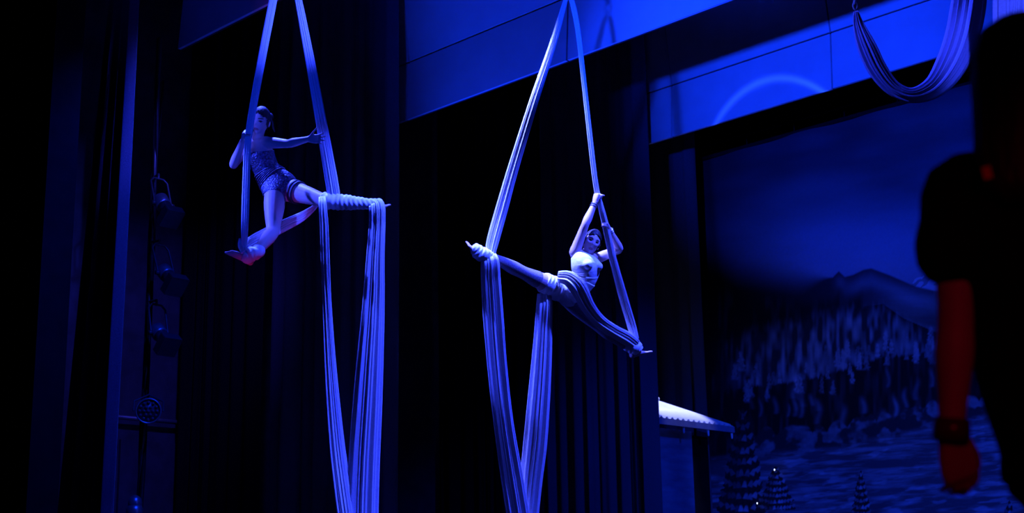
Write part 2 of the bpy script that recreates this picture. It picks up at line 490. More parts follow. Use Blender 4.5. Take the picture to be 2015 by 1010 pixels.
def backdrop():
    Y = 18.3
    xl, xv, xe = -13.84, -8.3, -1.5
    xs = np.concatenate([np.linspace(xl, xv, 430), np.linspace(xv, xe, 60)[1:]])
    z0, zt = 0.05, 7.63
    zs = np.concatenate([np.linspace(z0, 1.5, 24), np.linspace(1.5, zt, 560)[1:]])
    X, Z = np.meshgrid(xs, zs)
    # wrinkles near the top edge and slow swags
    wr = 0.02 * np.sin(X * 2.1 + 0.6 * Z) + 0.03 * sm(6.2, 7.6, Z) * np.sin(X * 5.0 + np.sin(Z * 2))
    YY = Y + wr
    # a painter's layout of the cloth, measured across the flat cloth as it is seen
    D = np.stack([X - CC[0], np.full_like(X, Y) - CC[1], Z - CC[2]], -1)
    k = D @ CF
    px = 1007.5 + F * (D @ CR) / k
    py = 505 - F * (D @ CU) / k
    sky = 0.09 + 0.22 * sm(330, 540, py) + 0.09 * (fbm(px / 190 - py / 300, py / 46 + px / 230, 3) - 0.5)  # horizon painted paler; the dark top also has lamp falloff painted in
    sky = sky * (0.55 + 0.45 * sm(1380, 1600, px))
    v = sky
    ridge = np.interp(px, [1300, 1370, 1400, 1450, 1520, 1590, 1640, 1652, 1664, 1680, 1700, 1715, 1750, 1800, 1840, 1900, 2015],
                      [440, 478, 505, 533, 541, 548, 546, 534, 545, 541, 531, 528, 541, 563, 572, 578, 560])
    peak = np.interp(px, [1770, 1800, 1825, 1850, 1900, 2015], [600, 548, 540, 520, 500, 540])
    sno = 0.25 + 0.3 * (fbm((px + py) / 16, (py - px) / 50, 5) > 0.5)
    v = np.where(py > peak, sno, v)
    soft = sm(1560, 1640, px)
    mix = sm(ridge - 40 * (1 - soft) - 2, ridge + 40 * (1 - soft) + 3, py)
    hill = 0.035 + 0.13 * np.exp(-((py - ridge - 26) / 16) ** 2) * sm(1630, 1700, px) \
        + 0.16 * np.exp(-((px - 1790) / 70) ** 2 - ((py - 606) / 34) ** 2) * (0.6 + 0.8 * fbm(px / 60 - py / 30, py / 9, 8)) \
        + 0.06 * np.exp(-((px - 1655) / 12) ** 2 - ((py - 555) / 12) ** 2) \
        + 0.14 * np.exp(-((py - 640 - (px - 1790) * 0.2) / 8) ** 2) * sm(1740, 1800, px)
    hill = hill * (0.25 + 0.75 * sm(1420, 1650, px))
    v = v * (1 - mix) + hill * mix
    # the pale wooded slope, brush strokes upright
    tp = np.interp(px, [1300, 1450, 1550, 1650, 1740, 1780, 1840, 2015], [690, 665, 640, 618, 607, 636, 662, 660])
    bt = np.interp(px, [1300, 1450, 1500, 1600, 1700, 1740, 1840, 2015], [775, 765, 757, 745, 714, 704, 690, 670])
    jag = 16 * (fbm(px / 5, py * 0 + 3, 9) - 0.5)
    s1 = vnoise(px / 5.0, py / 30.0, 12); s2 = vnoise(px / 8.5 + 7, py / 22.0, 14); s3 = fbm(px / 40, py / 40, 18)
    fo = 0.05 + 0.75 * np.clip(s1 * 0.6 + s2 * 0.6 - 0.42, 0, 1) * (0.4 + 0.9 * s3)
    # single pale firs
    dark = 0.018 + 0.05 * np.clip(vnoise(px / 6, py / 42, 22) - 0.45, 0, 1) * 2 * (0.3 + fbm(px / 70, py / 60, 25))
    low = sm(ridge + 30, ridge + 70, py)
    v = v * (1 - low) + np.where(py < tp, np.where((px > 1700) & (py < tp - 8), v, dark * 0.8), dark) * low
    band = sm(tp - 22, tp + 26, py + jag) * (1 - sm(bt - 3, bt + 5, py + jag * 0.8)) * sm(1385, 1530, px + 30 * (s3 - .5))
    v = v * (1 - band) + fo * band
    rs = np.random.RandomState(4)
    for _ in range(46):
        cx = rs.uniform(1440, 1840); y0 = np.interp(cx, [1440, 1600, 1740, 1840], [750, 735, 700, 690]) - rs.uniform(-2, 1) * 40 * rs.rand()
        h = rs.uniform(22, 46); ww = h * rs.uniform(0.14, 0.22)
        q = (py - (y0 - h)) / h
        wq = ww * (0.25 + 0.75 * np.clip(q, 0, 1)) * (0.45 + 1.0 * vnoise(py / 3.0, px / 6 + cx, 30))
        ins = sm(0, .2, q) * (1 - sm(.85, 1.02, q)) * (1 - sm(wq * .7, wq * 1.1 + 1, np.abs(px - cx))) * (0.3 + 0.8 * vnoise(px / 3, py / 4, 31))
        v = v + (np.maximum(v, rs.uniform(0.2, 0.5)) - v) * np.clip(ins, 0, 1)
    for _ in range(26):
        cx = rs.uniform(1450, 1840); y0 = rs.uniform(760, 845); h = rs.uniform(25, 60)
        g_ = np.exp(-((px - cx - 3 * np.sin(py / 9)) / rs.uniform(2.5, 6)) ** 2) * sm(y0 - h, y0 - h * 0.5, py) * (1 - sm(y0 - 3, y0 + 3, py))
        v = v + g_ * rs.uniform(0.06, 0.2)
    # bushes
    bl = np.interp(px, [1380, 1500, 1620, 1700, 1760, 1840, 2015], [862, 850, 842, 826, 818, 796, 765])
    bush = 0.05 + 0.34 * fbm(px / 14, py / 13, 33) * sm(0.42, 0.6, fbm(px / 26, py / 22, 35))
    edge = bl + 18 * (np.abs(np.sin(px / 15 + 2 * vnoise(px / 30, px * 0, 37))) - 0.5) * -1
    mb_ = sm(edge - 3, edge + 4, py) * sm(1430, 1520, px)
    v = v * (1 - mb_) + bush * mb_
    # meadow
    ml = bl + 46
    md = 0.10 + 0.34 * np.clip(fbm(px / 55 + py / 60, (py + px * 0.06) / 7, 41, 4) - 0.44, 0, 1) * 2.4 \
        + 0.22 * sm(0.60, 0.74, fbm(px / 42, (py + 0.12 * px) / 11, 45)) + 0.05 * fbm(px / 120, py / 40, 47)
    mm = sm(ml - 14, ml + 12, py)
    v = v * (1 - mm) + md * mm
    # snow-tipped fir trees
    for cx, ty, by, hw, tiers, seed in ((1462, 802, 1030, 52, 10, 50), (1526, 918, 1004, 38, 7, 60), (1694, 926, 1080, 30, 12, 70), (1985, 985, 1100, 30, 8, 80)):
        rt_ = np.random.RandomState(seed)
        q = (py - ty) / (by - ty)
        half = hw * np.clip(q, 0, 1) ** 0.75
        jag_ = 0.80 + 0.35 * vnoise(py / 5.0, px / 40 + seed, seed)
        v = np.where((q > 0) & (q < 1) & (np.abs(px - cx) < half * jag_), 0.022 + 0.02 * vnoise(px / 4, py / 5, seed), v)
        for t_ in range(tiers):
            f0 = ((t_ + 0.7) / tiers)
            yt = ty + (by - ty) * f0
            hh = hw * f0 ** 0.75
            lob = max(3, int(2 * hh / (9.5 if hw > 45 else 5.5)))
            lw = hh / lob * 1.15
            lh = (by - ty) / tiers * (0.55 + 0.1 * rt_.rand())
            for l_ in range(lob):
                u_ = -1 + 2 * (l_ + .5) / lob + rt_.uniform(-.06, .06)
                ex, ey = cx + u_ * hh, yt - abs(u_) ** 2.2 * lh * 0.75 + rt_.uniform(-.12, .12) * lh
                an = u_ * 0.75
                dx, dy = px - ex, py - ey
                a_, b_ = dx * math.cos(an) + dy * math.sin(an), -dx * math.sin(an) + dy * math.cos(an)
                # leaf-shaped dab, pale at its foot and fading upwards
                ww_ = lw * np.clip(0.35 + 0.65 * (b_ / lh + .5), 0.1, 1)
                m__ = (1 - sm(ww_ * .7, ww_ * 1.1 + .6, np.abs(a_))) * sm(-.62 * lh, -.2 * lh, b_) * (1 - sm(.38 * lh, .55 * lh, b_))
                br = (0.24 + 0.34 * (u_ > -.1)) * rt_.uniform(.45, 1.1) * (0.35 + 0.75 * f0 if hw > 45 else 1.0)
                v = v * (1 - m__) + br * m__ * (0.75 + 0.4 * vnoise(px / 3, py / 3, 95)) + v * 0
    v = np.clip(v, 0.006, 0.85)
    fine = 0.92 + 0.16 * fbm(px / 2.6, py / 2.6, 90)
    v = v * fine
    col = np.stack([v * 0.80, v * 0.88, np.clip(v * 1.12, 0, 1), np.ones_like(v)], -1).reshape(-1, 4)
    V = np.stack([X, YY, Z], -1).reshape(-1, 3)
    n, R_ = len(xs), len(zs)
    idx = np.arange(n * R_).reshape(R_, n)
    fa = np.stack([idx[:-1, :-1], idx[:-1, 1:], idx[1:, 1:], idx[1:, :-1]], -1).reshape(-1, 4)
    root = empty('painted_backdrop', ((xl + xe) / 2, Y, z0))
    me = bpy.data.meshes.new('painted_cloth')
    V = V - np.array(root.location)
    me.vertices.add(len(V)); me.vertices.foreach_set('co', V.ravel())
    me.loops.add(fa.size); me.loops.foreach_set('vertex_index', fa.ravel().astype(np.int32))
    me.polygons.add(len(fa)); me.polygons.foreach_set('loop_start', np.arange(0, fa.size, 4, dtype=np.int32))
    me.update(calc_edges=True)
    me.polygons.foreach_set('use_smooth', [True] * len(fa))
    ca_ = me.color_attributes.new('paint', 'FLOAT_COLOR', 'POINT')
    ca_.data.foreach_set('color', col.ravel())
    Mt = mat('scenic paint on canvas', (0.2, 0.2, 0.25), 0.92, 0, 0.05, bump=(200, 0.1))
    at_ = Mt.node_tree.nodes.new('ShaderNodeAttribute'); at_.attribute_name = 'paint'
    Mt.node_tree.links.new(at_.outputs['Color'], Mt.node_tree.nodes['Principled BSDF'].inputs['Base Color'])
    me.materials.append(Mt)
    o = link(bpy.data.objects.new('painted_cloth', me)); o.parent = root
    # top hem, tie tapes and the batten it hangs from
    MB().box(((xl + xe) / 2, Y, zt + 0.02), xe - xl, 0.05, 0.05).build('top_hem', M['black'], root, False)
    MB().tube([(xl - 0.2, Y, zt + 0.22), (xe + 0.2, Y, zt + 0.22)], 0.024).build('batten', M['black'], root)
    for i in range(14):
        x = xl + 0.15 + i * 0.9
        MB().tube([(x, Y, zt + 0.03), (x, Y, zt + 0.22)], 0.008, 6).build('tie_tape', M['black'], root)
    tag(root, 'painted backdrop of a mountain, pale forest, bushes and snow-tipped fir trees', 'backdrop')


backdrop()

for (x, y), lab in (((1524, 925), 'tiny lit bulb at the tip of the small painted fir'),
                    ((1490, 991), 'tiny lit bulb low on the large painted fir')):
    c = AT(1, 18.2, x, y)
    r = empty('fairy_light', c + np.array([0, 0.02, -0.012]))
    tag(r, lab, 'bulb', 'tiny bulbs on the painted firs')
    MB().tube([c + np.array([0, 0, -0.004]), c + np.array([0, 0, 0.006])], 0.009, 10).build('bulb', M['bulb'], r)
    MB().tube([c, c + np.array([0, 0.09, -0.01])], 0.006, 8).build('socket', M['black'], r)


# ------------------------------------------------------------------ small stage house with a corrugated roof
def house():
    xe = -12.30                               # eave line, running upstage
    root = empty('stage_house', (-13.0, 15.9, 0.0))
    tag(root, 'small stage house with a bright corrugated roof beside the curtain', 'stage house')
    ya, yb = 14.98, 16.86
    ez, rz, rx = 2.98, 3.36, -12.78
    # corrugated roof sheet: waves run along the eave, the upstage end is raked back
    n = 190
    top, ridge = [], []
    for i in range(n + 1):
        y = ya + (yb - ya) * i / n
        wv = 0.018 * math.sin(i / n * (yb - ya) / 0.118 * 2 * math.pi)
        top.append((xe, y, ez + 0.055 + wv))
        yr = ya + (15.75 - ya) * i / n
        ridge.append((rx, yr, rz + wv * 0.3))
    v = top + ridge
    v2 = [(x, y, z - 0.012) for x, y, z in v]
    k = n + 1
    f = [(i, i + 1, k + i + 1, k + i) for i in range(n)]
    f2 = [(2 * k + i + 1, 2 * k + i, 3 * k + i, 3 * k + i + 1) for i in range(n)]
    e = [(i, 2 * k + i, 2 * k + i + 1, i + 1) for i in range(n)] + [(k + i + 1, 3 * k + i + 1, 3 * k + i, k + i) for i in range(n)]
    mk('roof_sheet', v + v2, f + f2 + e, M['roof'], root)
    # far slope
    v = [(rx, ya, rz), (rx, 15.75, rz), (-13.5, 15.75, ez + .1), (-13.5, ya, ez + .1)]
    mk('rear_roof_sheet', v + [(a, b, c - .02) for a, b, c in v], [(0, 1, 2, 3), (7, 6, 5, 4), (0, 4, 5, 1), (1, 5, 6, 2), (2, 6, 7, 3), (3, 7, 4, 0)], M['roof'], root, False)
    MB().tube([(rx, ya, rz + .015), (rx, 15.77, rz + .015)], 0.03, 10).build('ridge_cap', M['roof'], root)
    MB().box((xe + 0.005, (ya + yb) / 2, ez - 0.005), 0.03, yb - ya, 0.085).build('fascia_board', M['fascia'], root, False)
    for px_ in (1345, 1393, 1439):
        c = AT(0, xe - 0.02, px_, 850)
        MB().tube([(c[0], c[1], ez + 0.0), (c[0], c[1] + 0.01, ez - 0.12)], [0.022, 0.014], 8).build('rafter_end', M['roof'], root)
    yw = AT(0, -12.5, 1363, 900)[1]
    MB().box((-12.55, (14.98 + yw) / 2, 1.46), 0.1, yw - 14.98, 2.92).build('wall_board', M['hutwall'], root, False)
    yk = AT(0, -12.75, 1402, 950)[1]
    MB().box((-12.85, (yw + yk) / 2, 1.46), 0.1, yk - yw, 2.92).build('shade_panel', M['black'], root, False)  # black board stands in for the shade under the roof overhang


house()


# ------------------------------------------------------------------ boom of stage lamps in the wings
def lamp_body(root, A, B, r0, r1, hood, up, yoke_top, housing='lamp_grey'):
    """profile spot: rear housing A -> front B, square colour frame, yoke and clamp"""
    A, B = np.array(A), np.array(B)
    d = unit(B - A)
    L = np.linalg.norm(B - A)
    s = unit(np.cross(d, up)); t = np.cross(s, d)
    MB().tube([A, A + d * L * .12, A + d * L * .45, A + d * L * .5], [r0 * .55, r0, r0, r1], 18, False).build('lamp_housing', M[housing], root)
    lt_ = MB().tube([A + d * L * .48, B], r1, 18, False).build('lens_tube', M['lamp'], root)
    MB().tube([B - d * 0.01, B + d * 0.004], r1 * .9, 18, False).build('lens', M['lens'], lt_)
    fr = MB()
    for k in (-1, 1):
        fr.box(B + d * .03 + s * k * hood, 0.012, 2 * hood, 0.10, (s, t, d))
        fr.box(B + d * .03 + t * k * hood, 2 * hood, 0.012, 0.10, (s, t, d))
    fr.box(B + d * 0.075, 1.96 * hood, 1.96 * hood, 0.008, (s, t, d))
    fr.build('colour_frame', M['lamp'], lt_, False)
    piv = A + d * L * .4
    yt = np.array(yoke_top)
    y1 = unit(yt - piv)
    w_ = r0 + 0.02
    yk_ = MB().tube([piv + s * w_, piv + s * w_ + (yt - piv) * .85, yt + s * w_ * .6, yt - s * w_ * .6, piv - s * w_ + (yt - piv) * .85, piv - s * w_], 0.012, 8).build('yoke', M['lamp'], root)
    for k in (-1, 1):
        MB().tube([piv + s * k * (w_ - .01), piv + s * k * (w_ + .03)], 0.025, 10, False).build('knob', M['lamp'], yk_)
    return root


def boom():
    BX = -13.6
    base = AT(0, BX, 279, 900); by = base[1]
    root = empty('lighting_boom', (BX, by, 0))
    tag(root, 'tall black lighting boom pole standing in the wings', 'lighting boom')
    MB().tube([(BX, by, 0.05), (BX, by, 6.9)], 0.03, 12).build('pole', M['lamp'], root)
    MB().tube([(BX, by, 0.0), (BX, by, 0.05), (BX, by, 0.09)], [0.30, 0.30, 0.05], 20, False).build('base', M['lamp'], root)
    rs = np.random.RandomState(2)
    for k in range(4):
        pts = [(BX + 0.05 * math.cos(z * 2 + k * 1.6) + 0.02, by + 0.06 * math.sin(z * 1.7 + k * 1.3), z) for z in np.linspace(0.3, 6.4, 26)]
        MB().tube(pts, 0.011, 7).build('cable', M['black'], root)
    up = np.array([0, 0, 1.0])
    # (rear pixel, front pixel, yoke top pixel)
    specs = [((312, 388), (334, 424), (312, 352), 'topmost dark spotlight on the boom, barely lit'),
             ((318, 528), (342, 558), (314, 482), 'second spotlight down the boom, with a bright glint on its frame'),
             ((305, 645), (328, 676), (308, 600), 'third spotlight down the boom, grey housing catching blue light')]
    for a, b, c, lab in specs:
        A, B, Y_ = AT(0, BX + 0.22, *a), AT(0, BX + 0.45, *b), AT(0, BX + 0.16, *c)
        r = empty('stage_spotlight', (A[0], A[1], min(A[2], B[2]) - .15))
        tag(r, lab, 'stage light', 'lamps on the lighting boom')
        lamp_body(r, A, B, 0.085, 0.075, 0.105, up, Y_)
        MB().tube([Y_, (Y_[0], Y_[1], Y_[2] + 0.05), (BX, by, Y_[2] + 0.06)], 0.014, 8).build('clamp_arm', M['lamp'], r)
    # round LED par
    c = AT(0, BX + 0.3, 292, 809)
    d = unit(CC - c + np.array([0, 0.0, 0.0]))
    s = unit(np.cross(d, up)); t = np.cross(s, d)
    r = empty('led_par', c - np.array([0, 0, .15]))
    tag(r, 'round multi-lens par lamp on the boom in front of the wall pipe', 'stage light', 'lamps on the lighting boom')
    MB().tube([c - d * .16, c - d * .13, c - d * .02, c + d * .02], [0.05, 0.10, 0.125, 0.13], 24, False).build('lamp_housing', M['lamp'], r)
    MB().loft([c + d * z_ + np.outer(np.cos(np.linspace(0, 2 * math.pi, 28, endpoint=False)), s) * q + np.outer(np.sin(np.linspace(0, 2 * math.pi, 28, endpoint=False)), t) * q
               for z_, q in ((.0, .128), (.035, .136), (.035, .118), (.0, .118))], closed=True).build('rim', M['lamp_grey'], r)
    for k, (ri, nn) in enumerate(((0.0, 1), (0.045, 6), (0.09, 12))):
        for j in range(nn):
            an = 2 * math.pi * j / nn
            q = c + s * ri * math.cos(an) + t * ri * math.sin(an)
            MB().tube([q, q + d * .024], 0.017, 8).build('lens', M['lens'], r)
    MB().tube([c + s * .15, c + s * .15 + t * .1 - d * .1, c + t * .17 - d * .14, c - s * .15 + t * .1 - d * .1, c - s * .15], 0.01, 8).build('yoke', M['lamp'], r)
    MB().tube([c + t * .17 - d * .14, (BX, by, c[2] + .12)], 0.013, 8).build('clamp_arm', M['lamp'], r)
    # rounded lamp head low on the boom
    c = AT(0, BX + 0.22, 265, 1003)
    r = empty('moving_head_lamp', c - np.array([0, 0, .3]))
    tag(r, 'rounded blue-lit lamp head at the very bottom of the boom', 'stage light', 'lamps on the lighting boom')
    MB().tube([c - up * .12, c - up * .05, c + up * .0, c + up * .05, c + up * .058], [0.06, .085, .088, .065, .03], 20).build('lamp_housing', M['lamp_grey'], r)
    MB().tube([c + up * .045, c + up * .075], 0.072, 18).build('cap', M['lamp_grey'], r)
    MB().tube([c - up * .1, c - up * .26], [.05, .07], 14).build('base', M['lamp'], r)
    MB().tube([c - up * .2, (BX, by, c[2] - .2)], 0.014, 8).build('clamp_arm', M['lamp'], r)


boom()

# pipe along the side wall, with brackets
a, b = AT(0, WX + 0.12, 205, 818.5), AT(0, WX + 0.12, 396, 835.5)
pr = empty('wall_pipe', (a + b) / 2)
tag(pr, 'horizontal metal pipe along the dark side wall behind the boom', 'pipe')
MB().tube([a, b], 0.028, 12, False).build('pipe', M['pipe'], pr)
for t_ in (0.12, 0.86):
    q = a + (b - a) * t_
    MB().tube([q, q + np.array([-0.13, 0, -0.02])], 0.014, 8).build('bracket', M['pipe'], pr)

# par can peeking in at the top edge
c = AT(1, 12.2, 1506, -16)
r = empty('par_can', c - np.array([0, 0, .1]))
tag(r, 'dark hanging lamp whose underside shows at the top edge of the picture', 'stage light')
dd = unit(np.array([-0.5, 0.3, -0.75]))
MB().tube([c - dd * .25, c - dd * .2, c + dd * .1], [.06, .1, .105], 18, False).build('lamp_housing', M['lamp_grey'], r)
MB().tube([c + dd * .09, c + dd * .10], .095, 18, False).build('lens', M['lens'], r)
MB().tube([c + np.array([.12, 0, 0]), c + np.array([.12, 0, .22]), c + np.array([-.12, 0, .22]), c + np.array([-.12, 0, 0])], .01, 8).build('yoke', M['lamp'], r)
MB().tube([c + np.array([0, 0, .2]), (c[0], c[1], 8.4)], .014, 8).build('hanger', M['lamp'], r)
MB().tube([(c[0] - 3.0, 12.2, 8.4), (c[0] + 3.0, 12.2, 8.4)], .025, 10).build('batten', M['lamp'], r)


# ------------------------------------------------------------------ silks: gathered cloth as pleated lofts
def pleat(name, rows, parent, flat=0.38, k=(11, 17, 29), amt=0.5, material=None, n=190, seed=0, step=0.022, side=None, twist=0.0):
    """rows: (px, py, depth, width in px). An elliptical bundle of cloth, its surface ridged by lengthwise pleats."""
    rs = np.random.RandomState(seed)
    pts = [np.append(P(x, y, d), wd * d / F) for x, y, d, wd in rows]
    L = sum(np.linalg.norm(pts[i + 1][:3] - pts[i][:3]) for i in range(len(pts) - 1))
    q = resample(pts, max(8, int(L / step)))
    c, wd = q[:, :3], np.maximum(q[:, 3], 0.004)
    ang = np.linspace(0, 2 * math.pi, n, endpoint=False)
    ph = rs.uniform(0, 6.28, 6)
    dr = rs.uniform(-0.5, 0.5, 6)
    rings = []
    s = 0
    for i in range(len(c)):
        t = unit(c[min(i + 1, len(c) - 1)] - c[max(i - 1, 0)])
        if i: s += np.linalg.norm(c[i] - c[i - 1])
        view = unit(c[i] - CC) if side is None else np.array(side)
        U = unit(np.cross(t, view))
        V = np.cross(U, t)
        if twist:
            a = twist * s
            U, V = U * math.cos(a) + V * math.sin(a), V * math.cos(a) - U * math.sin(a)
        m_ = (np.abs(np.sin(k[0] / 2 * ang + ph[0] + dr[0] * s)) - 0.5) * 0.9 \
            + 0.45 * np.sin(k[1] * ang + ph[1] + dr[1] * 2 * s) + 0.22 * np.sin(k[2] * ang + ph[2] + dr[2] * 3 * s)
        r_ = 1 + amt * (m_ - 0.7) * 0.6
        hw = wd[i] / 2
        th = min(hw * 0.9, max(0.012, hw * flat))
        # pleats are as deep as they are wide, so keep them strong across the thin direction
        dep = 1 + (r_ - 1) * 1.25
        rings.append(c[i] + np.outer(np.cos(ang) * r_ * hw, U) + np.outer(np.sin(ang) * dep * th, V))
    return MB().loft(rings).build(name, material or M['silk'], parent)


def knot_rig(root, x, y, d, ztop, px_w=10):
    """figure-eight fitting, rope and batten above a pair of tails"""
    c = P(x, y, d)
    rings = [c + np.array([0, 0, 0.03]) + np.outer(np.cos(np.linspace(0, 6.283, 18, endpoint=False)), CR) * q * .7 + np.outer(np.sin(np.linspace(0, 6.283, 18, endpoint=False)), CU) * q + CF * z_
             for q, z_ in ((.05, -.008), (.05, .008), (.034, .008), (.034, -.008))]
    MB().loft(rings, closed=True).build('descender_ring', M['steel'], root)
    MB().tube([c + np.array([0, 0, .075]), c + np.array([0, 0, .12]), c + np.array([0, 0, .16])], [.018, .03, .016], 12).build('swivel', M['steel'], root)
    MB().tube([c + np.array([0, 0, .15]), (c[0], c[1], ztop)], .009, 8).build('rope', M['black'], root)
    MB().tube([(c[0] - 1.2, c[1], ztop), (c[0] + 1.2, c[1], ztop)], .026, 10).build('batten', M['black'], root)


D1, D2 = 12.0, 12.7


def silk_left():
    base = P(690, 1010, D1)
    root = empty('aerial_silk', (base[0], base[1], 0.02))
    tag(root, 'pale silk with the left aerialist standing in its foot loop', 'aerial silk', 'aerial silks')
    D = D1
    knot_rig(root, 561, -128, D, 9.6)
    # left tail, taut from the rigging to the foot
    pleat('tail', [(559, -120, D, 8), (548, -60, D - .02, 14), (537, 0, D - .05, 15), (513, 125, D - .10, 15), (494, 232, D - .13, 14), (487, 285, D - .16, 13),
                   (484, 360, D - .28, 14), (482, 430, D - .38, 14), (481, 470, D - .44, 12), (483, 497, D - .48, 9)], root, 0.4, seed=1)
    # right tail, behind the hand, to the back of the leg
    pleat('tail', [(563, -120, D, 8), (573, -60, D - .02, 12), (587, 0, D - .04, 14), (605, 92, D - .08, 17), (622, 184, D - .12, 20), (640, 285, D - .17, 23), (653, 360, D - .20, 25), (659, 400, D - .20, 24)], root, 0.35, seed=2)
    # strap from the foot up behind the shin to the underside of the far thigh
    pleat('strap', [(478, 492, D - .40, 14), (492, 480, D - .36, 22), (520, 464, D - .22, 24), (560, 444, D - .02, 22), (592, 428, D + .08, 18), (612, 414, D + .08, 12), (625, 402, D + .0, 8)], root, 0.28, seed=3)
    pleat('foot_loop', [(476, 470, D - .42, 12), (474, 483, D - .44, 12), (480, 497, D - .50, 12)], root, 0.5, seed=4)
    # tail hanging from a turn around the thigh
    pleat('hanging_tail', [(634, 388, D - .27, 13), (635, 402, D - .34, 15), (638, 440, D - .33, 16), (640, 500, D - .28, 17), (643, 580, D - .2, 17), (648, 680, D - .15, 21),
                           (655, 780, D - .12, 26), (664, 880, D - .1, 31), (674, 960, D - .1, 35), (685, 1040, D - .1, 38), (700, 1170, D - .1, 44)], root, 0.35, (9, 17, 31), 0.55, seed=5, twist=0.15)
    pleat('hanging_tail', [(738, 396, D - .13, 20), (742, 404, D - .19, 30), (743, 440, D - .18, 31), (740, 500, D - .16, 34), (736, 600, D - .12, 42), (730, 700, D - .1, 50),
                           (724, 800, D - .08, 56), (718, 900, D - .06, 60), (714, 1000, D - .05, 62), (711, 1170, D - .05, 64)], root, 0.3, (9, 19, 33), 0.55, seed=6)
    return root


def silk_centre():
    base = P(1030, 1010, D2)
    root = empty('aerial_silk', (base[0], base[1], 0.02))
    tag(root, 'bright silk carrying the centre aerialist in a split between its two tails', 'aerial silk', 'aerial silks')
    D = D2
    knot_rig(root, 1119, -14, D, 9.8)
    pleat('tail', [(1116, -6, D, 7), (1112, 4, D, 9), (1090, 80, D - .06, 13), (1050, 200, D - .15, 18), (1010, 330, D - .24, 21), (985, 420, D - .31, 24), (970, 475, D - .37, 24), (965, 500, D - .40, 20)], root, 0.35, seed=11)
    pleat('tail', [(1122, -6, D, 7), (1127, 8, D, 10), (1137, 60, D, 10), (1150, 170, D, 10), (1163, 290, D, 10), (1174, 375, D, 10), (1188, 430, D + .01, 12), (1206, 510, D + .10, 14),
                   (1228, 590, D + .22, 17), (1243, 640, D + .30, 17), (1250, 668, D + .32, 16)], root, 0.4, seed=12)
    # hanging tails
    pleat('hanging_tail', [(958, 498, D - .36, 22), (964, 512, D - .43, 34), (966, 545, D - .40, 37), (971, 620, D - .33, 39), (979, 720, D - .25, 38), (991, 830, D - .18, 38), (1006, 930, D - .12, 42), (1022, 1030, D - .1, 44), (1040, 1160, D - .1, 46)],
          root, 0.32, (9, 17, 29), 0.55, seed=13)
    pleat('hanging_tail', [(1072, 578, D - .10, 26), (1072, 600, D - .13, 30), (1070, 650, D - .12, 33), (1066, 720, D - .1, 38), (1060, 800, D - .08, 42), (1053, 880, D - .06, 44), (1045, 950, D - .05, 42), (1038, 1030, D - .05, 40), (1030, 1160, D - .05, 42)],
          root, 0.3, (7, 13, 27), 0.55, seed=14)
    # strap over the hip, along the other leg to its foot
    pleat('strap', [(1098, 545, D - .13, 22), (1118, 548, D - .17, 28), (1136, 565, D - .17, 32), (1158, 605, D - .06, 27), (1180, 632, D + .06, 24), (1208, 652, D + .17, 24), (1236, 668, D + .25, 26), (1252, 680, D + .29, 22)],
          root, 0.30, (7, 13, 23), 0.55, seed=15)
    return root


S1 = silk_left()
S2 = silk_centre()


def hammock():
    D = 10.0
    c = P(1800, 190, D)
    root = empty('silk_sling', (c[0], c[1], c[2]))
    tag(root, 'loose blue silk sling drooping from a knotted cord at upper right', 'aerial silk', 'aerial silks')
    pleat('sling', [(1684, 22, D, 9), (1690, 50, D, 22), (1706, 92, D - .02, 36), (1728, 138, D - .04, 36), (1758, 174, D - .06, 30), (1795, 188, D - .08, 30), (1838, 172, D - .08, 44), (1872, 128, D - .06, 60),
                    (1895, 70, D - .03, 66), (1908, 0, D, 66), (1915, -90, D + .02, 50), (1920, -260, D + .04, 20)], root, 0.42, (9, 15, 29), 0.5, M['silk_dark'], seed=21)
    ch = P(1683, 18, D)
    for k in range(9):
        q = ch + np.array([0, 0, 0.022 + k * .040])
        U, V = (CR, np.array([0, 0, 1.0])) if k % 2 == 0 else (CF, np.array([0, 0, 1.0]))
        an = np.linspace(0, 6.283, 13)[:-1]
        pts = [q + U * .014 * math.cos(t) + V * .028 * math.sin(t) for t in an]
        rings = []
        for i, p_ in enumerate(pts):
            o_ = unit(p_ - q); W_ = np.cross(U, V)
            rings.append(np.array([p_ + o_ * .0065 * math.cos(b) + W_ * .0065 * math.sin(b) for b in np.linspace(0, 6.283, 9)[:-1]]))
        MB().loft(rings, closed=True).build('cord_knot', M['rope'], root)
    top = ch + np.array([0, 0, 0.36])
    MB().tube([top, (top[0], top[1], 8.3)], 0.012, 8).build('cord', M['rope'], root)
    e = P(1920, -258, D + .04)
    MB().tube([e, (e[0], e[1], 8.3)], 0.012, 8).build('cord', M['rope'], root)
    MB().tube([(top[0] - .5, top[1] - .4, 8.3), (e[0] + .5, e[1] + .4, 8.3)], 0.025, 10).build('batten', M['black'], root)
    # a second gathered silk behind the standing person's head
    D = 9.4
    b = P(1990, 60, D)
    r2 = empty('aerial_silk', (b[0], b[1], P(1996, 560, D)[2]))
    tag(r2, 'bright pleated silk at the upper right corner behind the head', 'aerial silk', 'aerial silks')
    pleat('tail', [(1994, -330, D, 14), (1994, -220, D, 40), (1994, -100, D, 66), (1992, 0, D, 66), (1992, 150, D, 64), (1992, 350, D, 60), (1994, 500, D, 46), (1996, 560, D, 20)], r2, 0.35, (9, 17, 29), 0.55, seed=25)
    e = P(1994, -328, D)
    MB().tube([e, (e[0], e[1], 8.9)], 0.012, 8).build('rope', M['black'], r2)
    MB().tube([(e[0] - .8, e[1], 8.9), (e[0] + .8, e[1], 8.9)], 0.025, 8).build('batten', M['black'], r2)


hammock()


